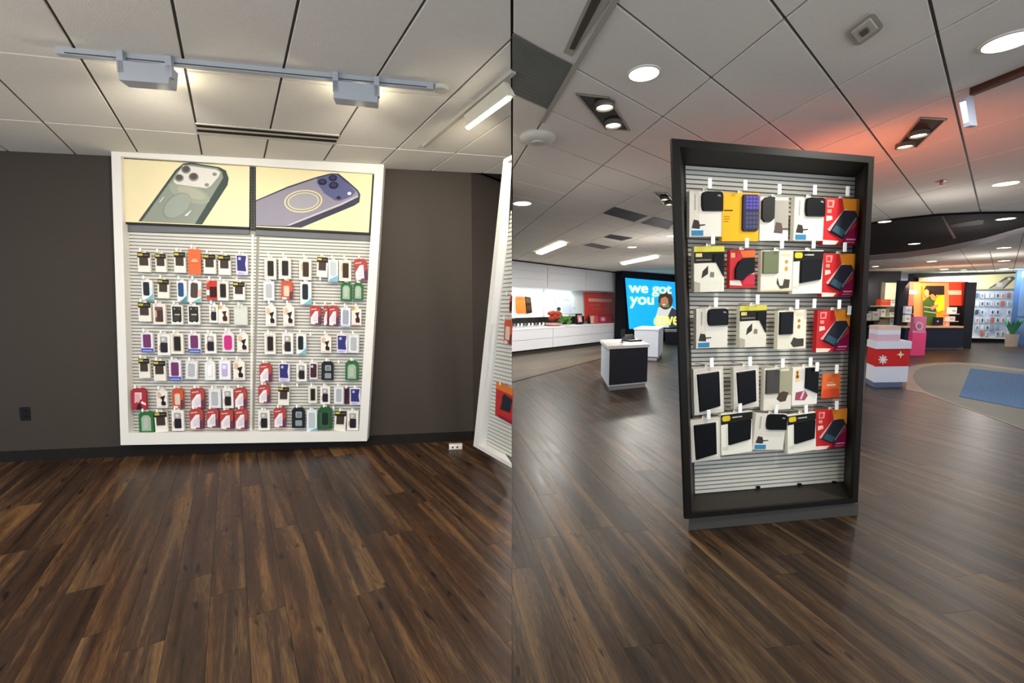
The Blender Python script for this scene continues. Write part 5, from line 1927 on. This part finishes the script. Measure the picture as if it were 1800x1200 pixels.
for x0, y0, x1, y1, c, lab, zz in ((1548, 526, 1565, 537, '#cf4a2c', 'orange red box on the top board of the lit shelf', .5), (1566, 528, 1575, 537, '#e8d8d2', 'pale box beside the orange red box', .5), (1549, 543, 1557, 556, '#e8e6d2', 'cream box on the middle board, left end', .5),
                                   (1558, 542, 1563, 556, '#a9ab8e', 'olive box on the middle board', .5), (1564, 549, 1575, 556, '#e6e8e0', 'low white box on the middle board', .5), (1544, 561, 1561, 574, '#8d876c', 'wide olive box on the bottom board', .5),
                                   (1565, 560, 1572, 574, '#b9c6bc', 'pale green box on the bottom board', .5), (1524, 551, 1532, 563, '#aeb0ac', 'small grey white box left of the lit shelf', .5), (1534, 547, 1546, 563, '#b6b8b2', 'larger grey white box left of the lit shelf', .5)):
    t = thing('accessory_box', lab, 'box', Matrix.Translation(DK.at((x0 + x1) / 2, y1, zz)), 'boxes on the lit shelf')
    kbox(t, 'carton', DK, x0, x1, y0, y1, zz, .2, M(c, .5))
    kbox(t, 'label_patch', DK, lerp(x0, x1, .2), lerp(x0, x1, .7), lerp(y0, y1, .25), lerp(y0, y1, .45), zz + .004, .003, M('#8a8a80', .5))
tt = thing('wall_shelf', 'dark wall shelf under the two grey white boxes', 'shelf', Matrix.Translation(DK.at(1534, 564, .3)))
kbox(tt, 'board', DK, 1518, 1547, 563.2, 565, .52, .5, M('#2c2a28', .5))
kbox(tt, 'bracket', DK, 1530, 1533, 565, 572, .2, .18, M('#1d1c1b', .5))

# rear wall between the video screen and the accessory shelf
p_, q_ = VP.at(1238, 560, -.04), DK.at(1482, 560, 0)
mb = MB()
mb.prism([Vector((p_.x, p_.y, 0)), Vector((q_.x, q_.y, 0)), Vector((q_.x, q_.y, ZC - .002)), Vector((p_.x, p_.y, ZC - .002))], (0, .3, 0), M('#4a4744', .6))
structure(mb.build('wall_rear'))

# far phone wall
F1 = at_z(1750, 602)
FP = Plane((F1.x, F1.y, 0), (1, -.12, 0))
FD = thing('wall_display', 'far white phone wall with cream poster top', 'display', Matrix.Translation(F1))
fq = [(1712, 487), (1799, 477), (1783, 596), (1706, 593)]


def fpanel(name, quad, off, depth, mat, root=FD):
    mb = MB()
    mb.prism([FP.at(x, y, off) for x, y in quad], -FP.n * depth, mat)
    return mb.build(name, root, keep=True)


mb = MB()
a, b = FP.at(1600, 560, -.3), FP.at(1830, 560, -.3)
mb.prism([Vector((a.x, a.y, 0)), Vector((b.x, b.y, 0)), Vector((b.x, b.y, ZC - .002)), Vector((a.x, a.y, ZC - .002))], -FP.n * .3, M('#2a2a2e', .6))
structure(mb.build('wall_end'))
fpanel('back_board', fq, -.05, .1, M('#c3cfdc', .5, 0, .03))
fpanel('frame_side', [(1793, 478), (1799, 477), (1783, 596), (1778, 596)], .02, .1, WHITE)
fpanel('frame_top', [(1614, 486), (1799, 477), (1799, 479.5), (1614, 488)], .02, .1, M('#3b3a36', .5))
fpanel('frame_bottom', [(1706, 590), (1784, 592.5), (1783, 596), (1706, 594)], .02, .1, WHITE)
fpanel('poster_panel', [(1616, 488), (1794, 480), (1791, 508), (1616, 512)], .0, .04, M('#ecdfa4', .5, 0, .03))
fpanel('poster_gap_strip', [(1706, 508), (1791, 507), (1791, 509.5), (1706, 510.5)], .02, .04, M('#8a8470', .5))
mp = MB()
for k, (pts, c) in enumerate([([(1737, 507), (1768, 487), (1781, 485.5), (1785, 489), (1765, 507)], '#6b6455'), ([(1741, 507), (1768, 491), (1777, 490), (1762, 507)], '#b9b0a0'), (ell(1757, 500, 6, 4.5, 12), '#d6cdbb'), (ell(1774, 490, 3.4, 2.4, 10), '#dcd6c8')]):
    mp.add([FP.at(x, y, .006 + .008 * k) for x, y in pts], [tuple(range(len(pts)))], M(c, .5))
mp.build('printed_poster', FD, keep=True)
tl, tr, br, bl = [FP.at(x, y, -.045) for x, y in ((1714, 511), (1791, 510), (1778, 590), (1708, 589))]
slats(FD, 'slat_panel', tl, tr, br, bl, 40, FP.n, M('#d3dde6', .5), 0, 1, .01)
rnd = random.Random(11)
PALS = ['#c96a58', '#4a4f5a', '#d8d4cc', '#5c6478', '#8fa0b4', '#b9b4b0', '#3d4450', '#a8786c', '#66788c']
for r, y in enumerate((515, 529, 544, 558, 571, 582)):
    for k, x in enumerate((1718, 1727, 1736, 1745, 1754, 1763, 1774)):
        if rnd.random() < .18:
            continue
        hh, ww = (8.5, 5.2)
        p0 = FP.at(x, y + hh, .06)
        t = thing('phone_case_pack', f'tiny boxed phone case, {ORD[k]} in {("top", "second", "third", "fourth", "fifth", "bottom")[r]} row of the far wall', 'phone case', Matrix.Translation(p0), 'packs on the far phone wall')
        c = rnd.choice(PALS)
        kbox(t, 'carton', FP, x - ww / 2, x + ww / 2, y, y + hh, .06, .03, M('#cdd2d6' if rnd.random() < .6 else c, .5))
        kbox(t, 'phone_case', FP, x - ww * .28, x + ww * .28, y + 2, y + hh - 1.5, .07, .008, M(c, .5))
lamp('wall_wash_lamp', 'AREA', FP.at(1755, 480, 1.4), 60, (.85, .93, 1), FP.at(1750, 560, 0), 3, size_y=.3)
fpanel('dark_base_board', [(1706, 594), (1784, 596.5), (1784, 603), (1706, 602)], -.12, .04, M('#15161c', .6))  # dark base below the far phone wall

# plant in front of the far wall
A = at_z(1777, 609)
PT = thing('potted_plant', 'green potted plant in a tapered stone pot at the right edge', 'plant', Matrix.Translation(A))
sc = A.y / 800
mb = MB()
mb.lathe([(7.5 * sc, 0), (9 * sc, 22 * sc), (8 * sc, 22 * sc), (7.6 * sc, 20 * sc)], M('#a59a92', .7), 14)
mb.build('pot', PT)
rnd = random.Random(5)
for k in range(26):
    a = rnd.random() * 6.28
    L0 = (14 + rnd.random() * 14) * sc
    tip = Vector((math.cos(a) * L0 * .55, math.sin(a) * L0 * .55, 22 * sc + L0))
    st = Vector((math.cos(a) * 2 * sc, math.sin(a) * 2 * sc, 20 * sc))
    md = lerp(st, tip, .55) + Vector((0, 0, 3 * sc))
    s_ = Vector((-math.sin(a), math.cos(a), 0)) * 2.6 * sc
    mb = MB()
    mb.add([st, md - s_, tip, md + s_, md + Vector((0, 0, 1.0 * sc))], [(0, 1, 4), (1, 2, 4), (2, 3, 4), (3, 0, 4)], M('#3c7a5c', .5, 0, .2))
    mb.build('leaf', PT)
# blue glazed shop front at the right edge
W0 = at_z(1784, 607)
WPn = Plane((W0.x, W0.y, 0), (1, -.5, 0))
mb = MB()
a, b = WPn.at(1788, 560, 0), WPn.at(1880, 560, 0)
mb.prism([Vector((a.x, a.y, .05)), Vector((b.x, b.y, .05)), Vector((b.x, b.y, ZC - .05)), Vector((a.x, a.y, ZC - .05))], -WPn.n * .02, M('#7fa6d6', .08, 0, 0, 9, 0, 0, 1.0, .7))
gl = structure(mb.build('window_1'))
mb = MB()
mb.prism([Vector((a.x, a.y, 0)) - WPn.u * .12, Vector((a.x, a.y, 0)), Vector((a.x, a.y, ZC)), Vector((a.x, a.y, ZC)) - WPn.u * .12], -WPn.n * .1, M('#3d5a86', .4))
mb.build('window_frame', gl)
for z0, z1 in ((0, .05), (1.0, 1.06), (ZC - .05, ZC)):
    mb = MB()
    mb.prism([Vector((a.x, a.y, z0)), Vector((b.x, b.y, z0)), Vector((b.x, b.y, z1)), Vector((a.x, a.y, z1))], -WPn.n * .08, M('#3d5a86', .4))
    mb.build('window_rail', gl)

# stone inlay and mat on the floor
STONE = M('#74736b', .55, 0, .35, 60)
ring = [(1592, 684), (1597, 645), (1616, 640), (1645, 637.5), (1680, 636.5), (1720, 639), (1800, 649), (1900, 665), (1915, 797), (1798, 753.5), (1705, 719.5), (1655, 701.5), (1622, 690)]
mb = MB()
mb.prism([at_z(x, y, .0042) for x, y in ring], (0, 0, -.003), M('#98877a', .5, 0, .12, 20))  # pinkish light on the floor, put into this border's colour
o = mb.build('lit_stone_border', FLOOR)
inl = [(1604, 661), (1609, 652), (1622, 645), (1645, 641), (1680, 639.5), (1720, 642), (1800, 653), (1900, 670), (1910, 790), (1798, 751), (1705, 717), (1655, 699), (1625, 686), (1609, 672)]
mb = MB()
mb.prism([at_z(x, y, .0062) for x, y in inl], (0, 0, -.0018), STONE)
mb.build('stone_inlay', FLOOR)
MT = thing('entrance_mat', 'blue grey ribbed entrance mat on the stone floor', 'mat', Matrix.Translation(at_z(1740, 680, .0065)))
mq = [at_z(x, y, .0145) for x, y in ((1706, 647), (1885, 668), (1905, 738), (1686, 696))]
mb = MB()
mb.prism(mq, (0, 0, -.008), M('#5c7ca2', .8, 0, .1, 20))
mb.build('mat_base', MT, keep=True)
mb = MB()
for i in range(34):
    t = (i + .5) / 34
    a, b = lerp(mq[0], mq[3], t), lerp(mq[1], mq[2], t)
    w_ = (mq[3] - mq[0]) / 34 * .3
    mb.prism([a, b, b + w_, a + w_], (0, 0, .004), M('#6c8db6', .8, 0, .1, 20))
for i in range(44):
    t = (i + .5) / 44
    a, b = lerp(mq[0], mq[1], t), lerp(mq[3], mq[2], t)
    w_ = (mq[1] - mq[0]) / 44 * .3
    mb.prism([a, b, b + w_, a + w_], (0, 0, .0035), M('#6284ae', .8, 0, .1, 20))
o = mb.build('ribs', MT, keep=True)
o['kind'] = 'stuff'
